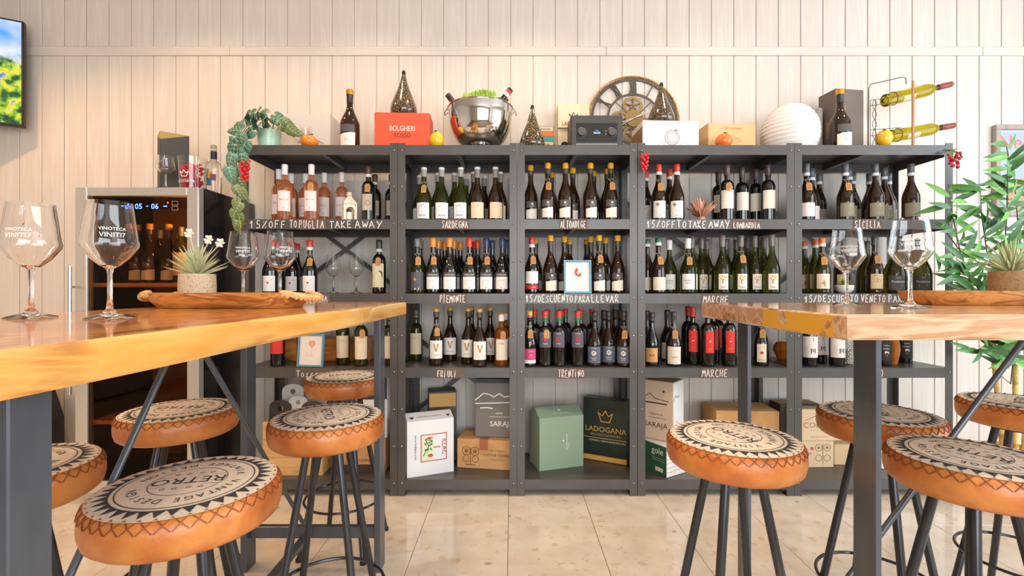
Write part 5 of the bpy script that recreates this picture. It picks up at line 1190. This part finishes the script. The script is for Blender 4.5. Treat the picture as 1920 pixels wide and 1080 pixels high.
def rack_bottle(px0, py0, px1, py1, lab):
    d = 2.72; a = Vector((PX(px0, d), d, PZ(py0, d))); b = Vector((PX(px1, d), d, PZ(py1, d)))
    t = thing('wine_bottle', lab, 'wine bottle', a); t.rotation_euler = (b - a).to_track_quat('Z', 'Y').to_euler(); h = (b - a).length
    MB().lathe(prof('bord', h, .0355), 28).build('body', G_OLIVEOIL, t, smooth=50)
    for u in (.05,):
        c_ = a.lerp(b, u / h) - rk.location; n_ = (b - a).normalized(); e1 = Vector((0, 1, 0)); e2 = n_.cross(e1)
        MB().tube([c_ + (e1 * math.cos(2 * PI * i / 24) + e2 * math.sin(2 * PI * i / 24)) * .0374 for i in range(24)], .0016, 5, closed=True).build('cradle_hoop', wm, rk)
    MB().lathe([(.0158, h - .085), (.0165, h - .084), (.0165, h - .012), (.0158, h - .011)], 18).build('capsule', M('8a4038', .4), t, smooth=40)
    MB().add(*cyl_patch(.0361, 1.3, .09, .16)).build('label', M('d8cfae', .6), t, smooth=40)
rack_bottle(1658, 189, 1785, 157.5, 'yellow glass bottle lying in the upper cradle of the wire rack')
rack_bottle(1666, 256, 1790, 235, 'yellow glass bottle lying in the lower cradle of the wire rack')
# ---------------------------------------------------------------- wine fridge and its company
FX0, FX1, FY, FTOP = PX(140, 2.45), PX(372, 2.45), 2.45, 1.66
fr = thing('wine_fridge', 'tall wine fridge with steel-framed glass door beside the shelving', 'fridge', (FX0, FY, 0))
FW = FX1 - FX0; FD = 2.985 - FY
blk = M('1a1b1e', .12, coat=.5); brushed = noise_mat('brushed_steel', ['c4beb6', 'c8c2ba'], scale=(2, 2, 60), nscale=6, rough=.27, metal=.6)
DT = .045
cab = MB()
cab.box(0, .02, DT + .004, FD, .05, FTOP).box(FW - .02, FW, DT + .004, FD, .05, FTOP).box(.02, FW - .02, FD - .02, FD, .05, FTOP).box(.02, FW - .02, DT + .004, FD - .02, FTOP - .03, FTOP).box(.02, FW - .02, DT + .004, FD - .02, .05, .09)
cab.build('cabinet', blk, fr)
MB().box(.02, FW - .02, FD - .026, FD - .021, .09, FTOP - .03).build('inner_lining', noise_mat('amber_lit_lining', ['6a4424', '7a5230'], nscale=3, rough=.6), fr)
MB().box(.03, FW - .03, DT + .03, FD - .03, 0, .05).build('plinth', M('151515', .6), fr)
dr = MB(); fwid = .062
for a in ((0, fwid, .055, FTOP - .004), (FW - fwid, FW, .055, FTOP - .004), (fwid, FW - fwid, FTOP - .048, FTOP - .004), (fwid, FW - fwid, .055, .12)): dr.box(a[0], a[1], 0, DT, a[2], a[3], .004)
door = dr.build('door', brushed, fr)
MB().box(fwid + .0005, FW - fwid - .0005, .012, .018, .1205, FTOP - .0485).build('glass_pane', M('c8a888', .02, trans=1.0, ior=1.15), door)
hb = MB().tube([(.026, -.055, .585), (.026, -.055, 1.24)], .009, 12)
for z in (.64, 1.135): hb.tube([(.026, -.055, z), (.026, .002, z)], .006, 8)
hb.build('handle', M('c9c6c2', .2, .95), door, smooth=40)
MB().type('05', .325, 0, .040).type('06', .41, 0, .040).rect(.365, .375, .012, .016).rect(.455, .475, .012, .016).rect(.26, .29, .012, .016).map(lambda a, b, e: (a, .011, 1.545 + b)).build('display_digits', M('4a6aff', .5, emit=6.0), door)
MB().disc(.478, 0, .004, 10).map(lambda a, b, e: (a, .011, 1.577 + b)).build('indicator_light', M('ff4a3a', .5, emit=4.0), door)
for z in (1.575, 1.548): MB().stroke([(.50, z - .01), (.53, z - .01), (.53, z + .01), (.50, z + .01), (.50, z - .01)], .0015).map(lambda a, b, e: (a, .011, b)).build('touch_key', M('c9b8a8', .5), door)
shelf_w = noise_mat('fridge_beech', ['c98a48', 'd99c58'], scale=(.8, 6, 6), nscale=4, rough=.5)
for z in (1.135, .40): MB().box(.025, FW - .025, .06, FD - .03, z, z + .022, .002).build('wooden_shelf', shelf_w, fr)
lamp = bpy.data.lights.new('fridge_lamp', 'POINT'); lamp.energy = 5; lamp.color = (1, .62, .30); lamp.shadow_soft_size = .012
lo_ = bpy.data.objects.new('fridge_lamp', lamp); COL.objects.link(lo_); lo_.parent = fr; lo_.location = (FW - .035, .085, 1.47)
FB = (('alto', .20, .16), ('alto', .30, .12), ('alto', .39, .14), ('greylabel', .25, .26), ('toscw', .47, .12), ('dam_orange', .36, .27), ('sardred', .54, .22))
for i, (key, x, y) in enumerate(FB):
    o = build_bottle(key, False); o.location = (FX0 + x, FY + y, 1.1578); o.rotation_euler = (0, 0, .4)
    tag(o, '%s, %s from the handle behind the wine fridge glass' % (SHORT[key], ORD[sorted(q[1] for q in FB).index(x)]), 'wine bottle', 'bottles inside the wine fridge')
FT = FTOP + .0006
carton('bottle_box', 'tall charcoal bottle box with green and gold folded top on the fridge', PX(305, 2.62), 2.60, FT, .135, .135, .34, 42, M('45403c', .55), [('F', 'a8944a', [('poly', [(.0, .34), (.135, .34), (.0, .295)])]), ('L', 'b8a04e', [('poly', [(.0, .34), (.135, .34), (.135, .295)])]), ('L', 'c9a868', [('V', .075, .09, .014, 'VINO CON NOI'), ('V', .1, .07, .010, 'PRODOTTO')])], lid=False)
glass = M('ffffff', .0, trans=1.0, ior=1.45)
def goblet(name, lab, x, y, z, h, r, etch=False, group=None, k=1.0):
    """stemmed wine glass with a faceted bowl"""
    t = thing(name, lab, 'wine glass', (x, y, z + .0006), 0, group)
    sz = h / .228
    p = [(0, .0), (.040, .0), (.041, .0015), (.034, .004), (.012, .010), (.0055, .020), (.0042, .040), (.0042, .088), (.0065, .098), (.016, .103), (.031, .118), (.0455, .140), (.047, .147), (.045, .156), (.0395, .200), (.036, .228),
         (.0348, .228), (.0383, .200), (.0438, .156), (.0457, .147), (.0442, .141), (.0296, .1195), (.0145, .105), (0, .103)]
    MB().lathe([(a * r / .047, b * sz) for a, b in p], 40).build('glass_body', glass, t, smooth=35)
    if etch:
        rr = .0435 * r / .047
        def band(u, v, e):
            zz = (.158 + v) * sz; ra = (.0447 - (.158 + v - .156) * .125) * r / .047 + .0004
            return (ra * math.sin(u / ra), -ra * math.cos(u / ra), zz)
        MB().type('VINOTECA', 0, .012, .0085).type('VINITI7', 0, -.001, .0125).map(band).build('etched_lettering', M('f4f6f8', .6), t)
        t.rotation_euler = (0, 0, etch)
    return t
goblet('wine_glass', 'empty stemmed glass on the fridge before the bottle box', PX(309, 2.5), 2.505, FT, .172, .046)
bk = thing('ice_bucket', 'clear acrylic ice bucket with white crown print filled with red paper', 'bucket', (PX(361, 2.57), 2.57, FT))
MB().lathe([(0, .002), (.056, .0), (.060, .004), (.070, .178), (.068, .178), (.058, .006), (0, .006)], 36).build('bucket_wall', glass, bk, smooth=40)
rp = MB(); rr = random.Random(3)
for k in range(170):
    a = rr.uniform(0, 2 * PI); r = .05 * math.sqrt(rr.random()); z = rr.uniform(.012, .14); s0 = len(rp.v)
    rp.box(-.012, .012, -.002, .002, -.004, .004); rp.xf(Matrix.Translation((r * math.cos(a), r * math.sin(a), z)) @ Euler((rr.uniform(-1, 1), rr.uniform(-1, 1), rr.uniform(0, 6))).to_matrix().to_4x4(), s0)
rp.build('red_paper_filling', M('d2302c', .6), bk)['kind'] = 'stuff'
MB().type('LADOGANA', 0, .036, .020, .9).stroke(crown(0, .078, .022)[1], .003).map(lambda u, v, e: ((.0635 + v * .06) * math.sin(u / .066), -(.0635 + v * .06) * math.cos(u / .066), v)).build('white_print', M('f4f4f4', .5), bk)
sp = thing('spirit_bottle', 'clear spirit bottle with black neck and multicoloured label on the fridge', 'bottle', (PX(401, 2.72), 2.72, FT))
MB().lathe([(0, .003), (.036, 0), (.039, .005), (.039, .135), (.034, .155), (.016, .17), (.0135, .18), (.0135, .215), (.016, .217), (.016, .225), (0, .225)], 28).build('body', glass, sp, smooth=45)
MB().lathe([(.0142, .175), (.0168, .176), (.0168, .212), (.0142, .213)], 20).build('neck_sleeve', M('2b2c3a', .4), sp, smooth=40)
MB().lathe([(0, .243), (.015, .243), (.016, .24), (.016, .226), (0, .226)], 20).build('stopper', M('b9b4ac', .25, .6), sp, smooth=40)
for k, (c, a0, z0, z1) in enumerate((('5a8a78', -.5, .06, .125), ('d8a04a', .05, .075, .11), ('7a4a6a', .45, .07, .10), ('4a6a9a', -.1, .045, .08))): MB().add(*[(lambda v, f: ([(x * math.cos(a0) - y * math.sin(a0), x * math.sin(a0) + y * math.cos(a0), z) for x, y, z in v], f))(*cyl_patch(.0396 + .0002 * k, .36, z0, z1))][0]).build('label_patch', M(c, .6), sp)
sp.scale = (1.0, 1.0, 1.22)
# dark angular case on the floor by the wall
cs = thing('speaker_case', 'black angular case standing on the floor between wall and wine fridge', 'case', (-2.79, 2.72, 0))
MB().add([(-.3, -.06, 0), (.10, -.06, 0), (.10, .1, 0), (-.3, .1, 0), (-.3, -.06, .62), (.02, -.06, .60), (.02, .1, .60), (-.3, .1, .62), (.10, -.06, .36), (.10, .1, .36)],
         [(3, 2, 1, 0), (0, 1, 8, 5, 4), (3, 7, 6, 9, 2), (1, 2, 9, 8), (8, 9, 6, 5), (4, 5, 6, 7), (0, 4, 7, 3)]).build('case_shell', M('201f1f', .35), cs)
MB().box(-.28, -.02, -.064, -.0605, .05, .55, .002).build('front_grille', M('2b2a2a', .7), cs)
# television turned on its bracket
tvr = Vector((PX(45, 2.90), 2.90)); tvd = Vector((-.88, -.47)).normalized(); TW, TH = 1.15, .655
tz0 = PZ(239, 2.90); ang = math.atan2(-tvd.y, -tvd.x)
tv = thing('television', 'wall television turned on its bracket showing garden flowers', 'television', (tvr.x, tvr.y, tz0), ang)
MB().box(-TW, 0, 0, .035, 0, TH, .004).build('tv_case', M('2b2522', .35), tv)
def screen_mat():
    m, nt, b = bsdf_mat('garden_picture'); N, L = nt.nodes, nt.links
    tc = N.new('ShaderNodeTexCoord'); sp_ = N.new('ShaderNodeSeparateXYZ'); L.new(tc.outputs['Object'], sp_.inputs[0])
    n1 = N.new('ShaderNodeTexNoise'); n1.inputs['Scale'].default_value = 14; n1.inputs['Detail'].default_value = 5; L.new(tc.outputs['Object'], n1.inputs['Vector'])
    r1 = N.new('ShaderNodeValToRGB'); e = r1.color_ramp.elements
    while len(e) < 5: e.new(.5)
    for k, (p, c) in enumerate(((.36, '0f2a30'), (.44, '2f6a2a'), (.52, 'a8c83a'), (.58, 'e8d83a'), (.66, '3a7ac8'))): e[k].position = p; e[k].color = C(c)
    L.new(n1.outputs['Fac'], r1.inputs[0])
    n2 = N.new('ShaderNodeTexNoise'); n2.inputs['Scale'].default_value = 5; L.new(tc.outputs['Object'], n2.inputs['Vector'])
    r2 = N.new('ShaderNodeValToRGB'); r2.color_ramp.elements[0].color = C('4a9ae8'); r2.color_ramp.elements[1].color = C('d8dcf4'); r2.color_ramp.elements[0].position = .35; r2.color_ramp.elements[1].position = .6; L.new(n2.outputs['Fac'], r2.inputs[0])
    ad = N.new('ShaderNodeMath'); ad.operation = 'MULTIPLY_ADD'; ad.inputs[1].default_value = .25; L.new(n1.outputs['Fac'], ad.inputs[0]); L.new(sp_.outputs['Z'], ad.inputs[2])
    mr = N.new('ShaderNodeMapRange'); mr.inputs[1].default_value = .50; mr.inputs[2].default_value = .58; L.new(ad.outputs[0], mr.inputs[0])
    mx = N.new('ShaderNodeMix'); mx.data_type = 'RGBA'; L.new(mr.outputs[0], mx.inputs[0]); L.new(r1.outputs[0], mx.inputs[6]); L.new(r2.outputs[0], mx.inputs[7])
    b.inputs['Base Color'].default_value = (.01, .01, .01, 1); b.inputs['Roughness'].default_value = .2
    L.new(mx.outputs[2], b.inputs['Emission Color']); b.inputs['Emission Strength'].default_value = 1.0
    return m
MB().box(-TW + .012, -.012, -.0015, 0, .016, TH - .012).build('screen', screen_mat(), tv)
MB().tube([(-.5, .036, TH / 2), (-.42, .24, TH / 2)], .02, 8).build('bracket_arm', M('222222', .5), tv)
# framed poster
fx = PX(1866, 2.97)
fp_ = thing('framed_poster', 'grey wood framed poster with pink script on the boarded wall', 'picture', (fx, 2.992, PZ(405, 2.97)))
gw = noise_mat('weathered_frame', ['9a8f86', 'a89e94', '857a70'], scale=(4, 4, 1), nscale=8, rough=.6)
FH_ = PZ(234, 2.97) - PZ(405, 2.97); FW_ = .62
q = MB()
for a in ((0, FW_, 0, .03), (0, FW_, FH_ - .03, FH_), (0, .03, .03, FH_ - .03), (FW_ - .03, FW_, .03, FH_ - .03)): q.box(a[0], a[1], -.03, 0, a[2], a[3], .003)
q.build('frame', gw, fp_)
sh = MB().box(.028, FW_ - .028, -.012, -.006, .028, FH_ - .028).build('poster_sheet', M('b9c3cc', .5), fp_)
q = MB().rect(.045, FW_ - .045, .045, FH_ - .045); q.upright(0, -.0125).build('poster_ground', M('a3b0bc', .5), sh)
MB().type('Negroni', .235, FH_ - .15, .13, .95).upright(0, -.0132).build('lettering', M('e0726a', .5), sh)
MB().disc(.18, .14, .1, 20).disc(.36, .22, .08, 18).upright(0, -.0130).build('fruit_drawing', M('e08a8a', .5), sh)
# ---------------------------------------------------------------- tableware
ly = LT_Z; ry = RT_Z
goblet('wine_glass', 'large etched wine glass at the table end, clear of the tray', PX(58, .94), .94, ly, .228, .047, .35, 'etched wine glasses')
goblet('wine_glass', 'large etched wine glass standing before the wine fridge door', PX(206, .925), .925, ly, .228, .047, .8, 'etched wine glasses')
tray_m = noise_mat('carved_teak', ['a8672c', 'c98a48', '8a4f20', 'd9a060'], scale=(1.2, 7, 7), nscale=4, detail=6, rough=.4, dist=1.4, stops=[.3, .45, .6, .75])
jute = noise_mat('jute_rope', ['d9b27a', 'c99c62', 'e2c290'], nscale=70, rough=.9)
def tray(lab, x, y, z, Lh, Wh, h, rz, ends=(1, 1)):
    t = thing('serving_tray', lab, 'tray', (x, y, z + .0006), rz)
    n = 48; o1 = []; o2 = []
    v = []; f = []
    def ring(sx, sy, z): return [(sx * math.copysign(abs(math.cos(a)) ** .45, math.cos(a)), sy * math.copysign(abs(math.sin(a)) ** .7, math.sin(a)), z) for a in (2 * PI * i / n for i in range(n))]
    rings = [ring(Lh * .90, Wh * .80, 0), ring(Lh * .97, Wh * .95, h * .4), ring(Lh, Wh, h), ring(Lh - .014, Wh - .014, h), ring(Lh * .88, Wh * .80, h * .42), ring(Lh * .5, Wh * .4, h * .34)]
    for r_ in rings: v += r_
    for k in range(5):
        for i in range(n): j = (i + 1) % n; f.append((k * n + i, k * n + j, k * n + n + j, k * n + n + i))
    f += [tuple(range(n - 1, -1, -1)), tuple(5 * n + i for i in range(n))]
    MB().add(v, f).build('tray_body', tray_m, t, smooth=40)
    for s, on in zip((-1, 1), ends):
        if not on: continue
        q = MB(); N_ = 60
        for st in range(3):
            pts = []
            for i in range(N_ + 1):
                u = i / N_; a = PI * u; px_ = s * (Lh - .022 + .062 * math.sin(a)); py_ = .075 * math.cos(a); pz = h * .95 - .014 * math.sin(a)
                tw_ = u * 34 + st * 2.094; pts.append((px_ + .0055 * math.cos(tw_) * s, py_ + .003 * math.cos(tw_), pz + .0055 * math.sin(tw_)))
            q.tube(pts, .0068, 6)
        q.build('rope_handle', jute, t, smooth=60)
    return t
tray('carved wooden tray with rope handles on the live-edge table', -.865, 1.45, ly, .225, .115, .045, -.05)
tray('carved wooden tray on the reclaimed plank table', 1.46, 1.45, ry, .235, .105, .042, .03, (0, 1))
tb = ly + .0200
goblet('wine_glass', 'etched wine glass on the rope-handled tray beside the succulent', -.845, 1.475, tb, .215, .047, .5, 'etched wine glasses')
goblet('wine_glass', 'etched wine glass on the rope-handled tray nearest its rope', -.722, 1.46, tb, .215, .047, .9, 'etched wine glasses')
goblet('wine_glass', 'etched wine glass on the plank table farther from the tray', PX(1590, 1.44), 1.44 - .19, ry, .226, .047, -.5, 'etched wine glasses').location = (PX(1588, 1.40), 1.40, ry + .0006)
goblet('wine_glass', 'etched wine glass on the plank table next to the carved tray', PX(1707, 1.19), 1.19, ry, .226, .047, -.7, 'etched wine glasses')
for px_, wh_ in ((625, 'nearer the heart-label bottles'), (668, 'nearer the landscape-label bottle')): goblet('wine_glass', 'plain wine glass on the upper TOSCANA shelf, ' + wh_, PX(px_, 2.68), 2.68, SHELF_Z[2], .218, .043, False, 'plain glasses on the TOSCANA shelf')
goblet('wine_glass', 'plain wine glass on top of the shelving before the greyish white carton', PX(573, 2.745), 2.745, TZ, .17, .036)
burlap = noise_mat('burlap_wrap', ['b5a288', 'c9b89e', 'a08c70'], nscale=150, detail=2, rough=.95, bump=.5)
burlap2 = noise_mat('brown_burlap_wrap', ['8a6c48', '9c7e58', '785c3c'], nscale=150, detail=2, rough=.95, bump=.5)
def succulent(lab, x, y, z, r, h, wrap, tips, seed, flowers=True):
    t = thing('succulent_pot', lab, 'plant', (x, y, z + .0006))
    rr = random.Random(seed); n = 28; v = []; f = []
    prf = [(0, 0), (r * .96, 0), (r, .006), (r * 1.02, h * .5), (r * .99, h), (r * .93, h + .001), (r * .9, h * .9), (0, h * .9)]
    MB().lathe(prf, n).build('burlap_pot', wrap, t, smooth=40)
    gm = noise_mat('succulent_' + tips, ['8fae72', 'b9c99a', tips], scale=(1, 1, 1), nscale=7, rough=.5, coord='Generated')
    lf_ = leaf_blade(.095, .0055, 1.0, -.1, 6).build('leaf', gm, t, smooth=60); fi = True
    for k in range(58):
        o = lf_ if fi else link('leaf', lf_.data, t); fi = False
        a = k * 2.39996; el = .15 + 1.25 * (1 - k / 58) * 1.0
        o.rotation_euler = (PI / 2 - el, 0, a); s_ = rr.uniform(.75, 1.05); o.scale = (1, s_, 1); o.location = (0, 0, h * .92 + .012 * (k / 58))
    MB().tube([(0, 0, h * .85), (0, 0, h * .92 + .02)], .010, 8).build('stem_base', M('8fae72', .6), t)
    if flowers:
        for k, (fx_, fz_) in enumerate(((-.01, .125), (.05, .105), (.085, .095))):
            st = MB().tube([(0, 0, h * .95), (fx_ * .5, -.012, h + fz_ * .6), (fx_, -.02, h + fz_)], .0016, 5).build('flower_stem', M('d8c8b0', .7), t)
            q = MB()
            for p in range(6):
                a = p * PI / 3; q.add([(fx_, -.02, h + fz_), (fx_ + .012 * math.cos(a - .35), -.026 + .006 * math.sin(a), h + fz_ + .012 * math.sin(a - .35)), (fx_ + .016 * math.cos(a), -.024, h + fz_ + .016 * math.sin(a)), (fx_ + .012 * math.cos(a + .35), -.026, h + fz_ + .012 * math.sin(a + .35))], [(0, 1, 2, 3)])
            q.build('petals', M('efe6d2', .6), st)
    return t
succulent('pink-tipped succulent in pale burlap pot on the rope-handled tray', -.975, 1.455, tb, .050, .082, burlap, 'd9a8ac', 5)
succulent('green succulent in brown burlap pot on the plank table tray', PX(1908, 1.42), 1.44, ry + .0195, .050, .082, burlap2, 'b98a6a', 8, False)
# ---------------------------------------------------------------- plants
vp = thing('potted_vine', 'trailing vine with white-veined leaves in a ribbed mint pot', 'plant', (PX(505, 2.66), 2.66, TZ))
pp = []
for k in range(24): z = .108 * k / 23; pp.append((.052 + .013 * k / 23 + .0012 * math.sin(k * 2.2), z))
MB().lathe([(0, 0)] + pp + [(.062, .108), (.058, .09), (0, .09)], 32).build('pot', M('b5d8c2', .25, coat=.4), vp, smooth=45)
vein_m = M('c9d8c0', .6)
def arrow_leaf(L, W):
    ol = [(0, 0), (-W * .55, -L * .12), (-W * .95, L * .08), (-W, L * .3), (-W * .7, L * .6), (-W * .3, L * .85), (0, L)]
    v = []; f = []
    for x_, y_ in ol: v += [(x_, y_, -.35 * abs(x_) - .5 * y_ * y_ / L), (0, max(0, min(L, y_)), -.5 * max(0, y_) ** 2 / L), (-x_, y_, -.35 * abs(x_) - .5 * y_ * y_ / L)]
    for i in range(len(ol) - 1): a = 3 * i; f += [(a, a + 1, a + 4, a + 3), (a + 1, a + 2, a + 5, a + 4)]
    lf = MB().add(v, f)
    ve = MB()
    def P3(x_, y_): return (x_, y_, -.35 * abs(x_) - .5 * y_ * y_ / L + .0008)
    def seg(a, b, w): 
        d = Vector((b[0] - a[0], b[1] - a[1])).normalized(); n_ = (-d.y * w, d.x * w)
        ve.add([P3(a[0] + n_[0], a[1] + n_[1]), P3(a[0] - n_[0], a[1] - n_[1]), P3(b[0] - n_[0] * .4, b[1] - n_[1] * .4), P3(b[0] + n_[0] * .4, b[1] + n_[1] * .4)], [(0, 1, 2, 3)])
    for k in range(5): seg((0, L * k / 5), (0, L * (k + 1) / 5), .0014)
    for t_ in (.02, .22, .42, .62):
        for s in (-1, 1): seg((0, L * t_), (s * W * (.88 - .55 * max(0, t_ - .2)), L * (t_ + .14)), .0010); seg((0, L * t_), (s * W * .7, L * (t_ - .06)), .0008) if t_ < .1 else None
    return lf, ve
vl, vv = arrow_leaf(.088, .030)
LM = [noise_mat('vine_leaf_' + c, [c, d], nscale=9, rough=.45) for c, d in (('3f6a4c', '5a8a68'), ('4f7a62', '7aa68c'), ('6a7a3c', '84904e'))]
ldata = []
for m_ in LM: o = vl.build('leaf', m_, vp, smooth=60); ldata.append(o); 
v0 = vv.build('veins', vein_m, ldata[0])
for o in ldata[1:]: link('veins', v0.data, o)
used = [False] * 3
def vleaf(loc, rot, s, k):
    if not used[k]: o = ldata[k]; used[k] = True
    else: o = copy_tree(ldata[k], vp)
    o.location = loc; o.rotation_euler = rot; o.scale = (s, s, s)
rr = random.Random(12)
def W2(px, py, d): return Vector((PX(px, d) - PX(505, 2.66), d - 2.66, PZ(py, d) - TZ))
CROWN = ((478, 212), (458, 222), (448, 238), (470, 228), (490, 222), (512, 222), (525, 235), (538, 242), (545, 244), (486, 238), (462, 250), (500, 230), (520, 228), (475, 246), (468, 214), (485, 210), (500, 214), (515, 216), (530, 226), (458, 232), (480, 222), (494, 226), (452, 246), (507, 222), (538, 238))
for i, (px, py) in enumerate(CROWN):
    p = W2(px, py - 1, 2.52 + .04 * (i % 3)); side = -1 if px < 505 else 1
    vleaf(p, (PI / 2 + rr.uniform(-.75, -.15), side * (rr.uniform(1.2, 1.9) if side < 0 else rr.uniform(1.9, 2.4)), rr.uniform(-.4, .4)), rr.uniform(.95, 1.3) if side < 0 else .85, (0, 1, 0, 1, 0, 2, 2, 2, 2, 1, 0, 0, 2, 1, 0, 0, 1, 0, 2, 1, 0, 1, 0, 0, 2)[i])
HANG = ((452, 262, 1), (438, 268, 0), (446, 290, 1), (436, 300, 1), (452, 300, 0), (444, 322, 1), (428, 325, 1), (434, 338, 1), (447, 345, 2), (440, 360, 2), (450, 366, 2), (442, 385, 2), (451, 392, 2), (439, 405, 2), (448, 412, 2), (443, 425, 2), (440, 282, 0), (462, 276, 0))
for i, (px, py, k) in enumerate(HANG):
    p = W2(px, py - 12, 2.425 + .012 * (i % 3))
    vleaf(p, (PI / 2 + rr.uniform(-.35, .1), PI + rr.uniform(-.6, .6), rr.uniform(-.4, .4)), rr.uniform(1.0, 1.25) if py < 330 else .85, k)
def world_tube(t, pts, r, name, m): return MB().tube(pts, r, 6).build(name, m, t, smooth=50)
world_tube(vp, [(0, 0, .09), W2(500, 222, 2.62), W2(470, 228, 2.56), W2(450, 255, 2.45), W2(444, 300, 2.435), W2(443, 350, 2.435), W2(446, 400, 2.435), W2(442, 435, 2.435)], .0025, 'vine_stem', M('6a6a34', .7))
world_tube(vp, [(0, 0, .09), W2(515, 228, 2.63), W2(535, 242, 2.62), W2(552, 258, 2.62)], .0025, 'vine_stem', M('6a6a34', .7))
world_tube(vp, [W2(446, 400, 2.435), W2(452, 420, 2.43), W2(449, 440, 2.43)], .0018, 'tendril', M('a8a04a', .7))
for k in range(9): world_tube(vp, [(.02 * math.cos(k), .02 * math.sin(k), .088), (.05 * math.cos(k * .7), .04 * math.sin(k * .7), .13)], .0016, 'leaf_stalk', M('6a6a34', .7))
berry_m = M('d21f2a', .2, coat=.5)
def berries(lab, px, py, d, n, leaves, sx=.022, sz=.05):
    t = thing('berry_sprig', lab, 'berries', (PX(px, d), d, PZ(py, d)), 0, 'artificial red berry sprigs')
    bm = MB().lathe([(.0092 * math.sin(PI * k / 8), -.0092 * math.cos(PI * k / 8)) for k in range(9)], 12); b0 = None; r_ = random.Random(px)
    for k in range(n):
        u = k / n
        loc = (sx * (1 - .5 * u) * math.cos(k * 2.4), -.008 + .012 * math.sin(k * 2.4), -u * sz * 2)
        if b0 is None: b0 = bm.build('berry', berry_m, t, smooth=60, loc=loc)
        else: link('berry', b0.data, t, loc)
    MB().tube([(0, .006, .035), (.003, .004, .01), (0, 0, -sz * 1.6)], .0016, 5).build('sprig_stem', M('8a7a3a', .7), t)
    lb = leaf_blade(.055, .013, .3, .25, 6)
    l0 = None
    for (a, e, s_) in leaves:
        if l0 is None: l0 = lb.build('leaf', noise_mat('sprig_leaf', ['4a7a48', '8fae7a'], nscale=10, rough=.5), t, smooth=60); o = l0
        else: o = link('leaf', l0.data, t)
        o.location = (0, 0, .012); o.rotation_euler = (e, 0, a); o.scale = (s_, s_, s_)
berries('red berry sprig hanging with the potted vine at the shelf corner', 460, 303, 2.395, 22, ((-1.2, -.9, 1), (-2.2, -.4, .9)))
berries('red berry sprig hanging from the post between radio and LOMBARDIA shelf', 1208, 290, 2.503, 18, ((1.0, .3, .9), (.2, .5, .7)), .018, .042)
berries('red berry sprig with pale leaves at the shelf end by the bamboo plant', 1787, 288, 2.50, 14, ((-.8, .6, 1.2), (.6, .5, 1), (2.2, -.3, 1.2), (-2.0, -.6, 1.1)), .03, .04)
# bamboo palm in a woven basket
BX, BY = PX(1900, 2.42), 2.42
bp = thing('bamboo_plant', 'leafy artificial bamboo plant in a woven basket beside the shelving', 'plant', (BX, BY, 0))
wick = noise_mat('woven_seagrass', ['a87c44', 'c09458', '8a6234'], scale=(1, 1, 12), nscale=9, detail=3, rough=.85, bump=.4)
bs = []
for k in range(34):
    z = .30 * k / 33; bs.append((.115 + .04 * math.sin(PI * (z + .06) / .40) + .0035 * (1 if k % 2 else -1), z))
MB().lathe([(0, 0)] + bs + [(.12, .30), (.11, .26), (0, .26)], 40).build('basket', wick, bp, smooth=60)
cane_m = noise_mat('bamboo_cane', ['c9a858', 'd8bc70', 'b08e42'], scale=(1, 1, 4), nscale=6, rough=.45)
canes = (((-.03, -.04, .25), (-.055, -.06, 1.0)), ((.03, -.02, .25), (.05, -.05, 1.08)), ((.0, .05, .25), (-.10, .04, 1.20)))
for a, b in canes:
    q = MB(); n = 8; va, vb = Vector(a), Vector(b); pts = []; rad = []
    for k in range(n):
        for u, r_ in ((0, .0135), (.06, .0115), (.94, .0115)): pts.append(va.lerp(vb, (k + u) / n)); rad.append(r_)
    q.tube(pts, rad, 10); q.build('cane', cane_m, bp, smooth=40)
gl = [noise_mat('bamboo_leaf_' + c, [c, d], nscale=5, rough=.4) for c, d in (('3f7a2c', '56963a'), ('5fa03a', '86bf52'), ('2f5f2a', '447a36'))]
bl = leaf_blade(.135, .0165, .3, .2, 7); bdata = []
for m_ in gl: bdata.append(bl.build('leaf', m_, bp, smooth=60))
bused = [False] * 3; rr = random.Random(21)
def W3(px, py, d): return Vector((PX(px, d) - BX, d - BY, PZ(py, d)))
BR = (((1896, 640), (1880, 520), (1888, 400), (1890, 290), (1886, 268)), ((1870, 620), (1830, 560), (1800, 470), (1785, 400), (1778, 345)), ((1905, 600), (1915, 480), (1905, 380), (1900, 310)), ((1880, 680), (1840, 620), (1800, 600), (1775, 615)), ((1890, 690), (1850, 650), (1812, 662)), ((1860, 580), (1820, 520), (1780, 505), (1755, 510)), ((1880, 560), (1850, 470), (1840, 400), (1838, 350)), ((1912, 650), (1918, 560)), ((1830, 560), (1790, 540), (1762, 555)), ((1895, 720), (1860, 690)), ((1800, 470), (1770, 430), (1752, 418)))
nl = 0
for bi, br in enumerate(BR):
    d = 2.30 + .035 * (bi % 4); pts = [W3(a, b, d + .004 * i) for i, (a, b) in enumerate(br)]
    root = Vector(canes[bi % 3][1]) if bi % 2 == 0 else Vector(canes[bi % 3][0]).lerp(Vector(canes[bi % 3][1]), .8)
    MB().tube([root] + pts, [.0035] + [.0028] * (len(pts) - 1) + [.0014], 6).build('branch', M('5a4a38', .7), bp, smooth=50)
    path = [root] + pts
    for i in range(1, len(path)):
        seg = path[i] - path[i - 1]; m_ = max(2, int(seg.length / .0185))
        for k in range(m_):
            if nl >= 292: break
            p = path[i - 1] + seg * ((k + .5) / m_); ci = rr.choice((0, 0, 1, 2))
            if not bused[ci]: o = bdata[ci]; bused[ci] = True
            else: o = link('leaf', bdata[ci].data, bp)
            o.location = p; s_ = rr.uniform(.75, 1.2)
            o.rotation_euler = (PI / 2 + rr.uniform(-.1, .75), rr.choice((-1, 1)) * rr.uniform(.35, 2.3), rr.uniform(-.45, .45)); o.scale = (s_, s_, s_); nl += 1
bpy.context.view_layer.update()
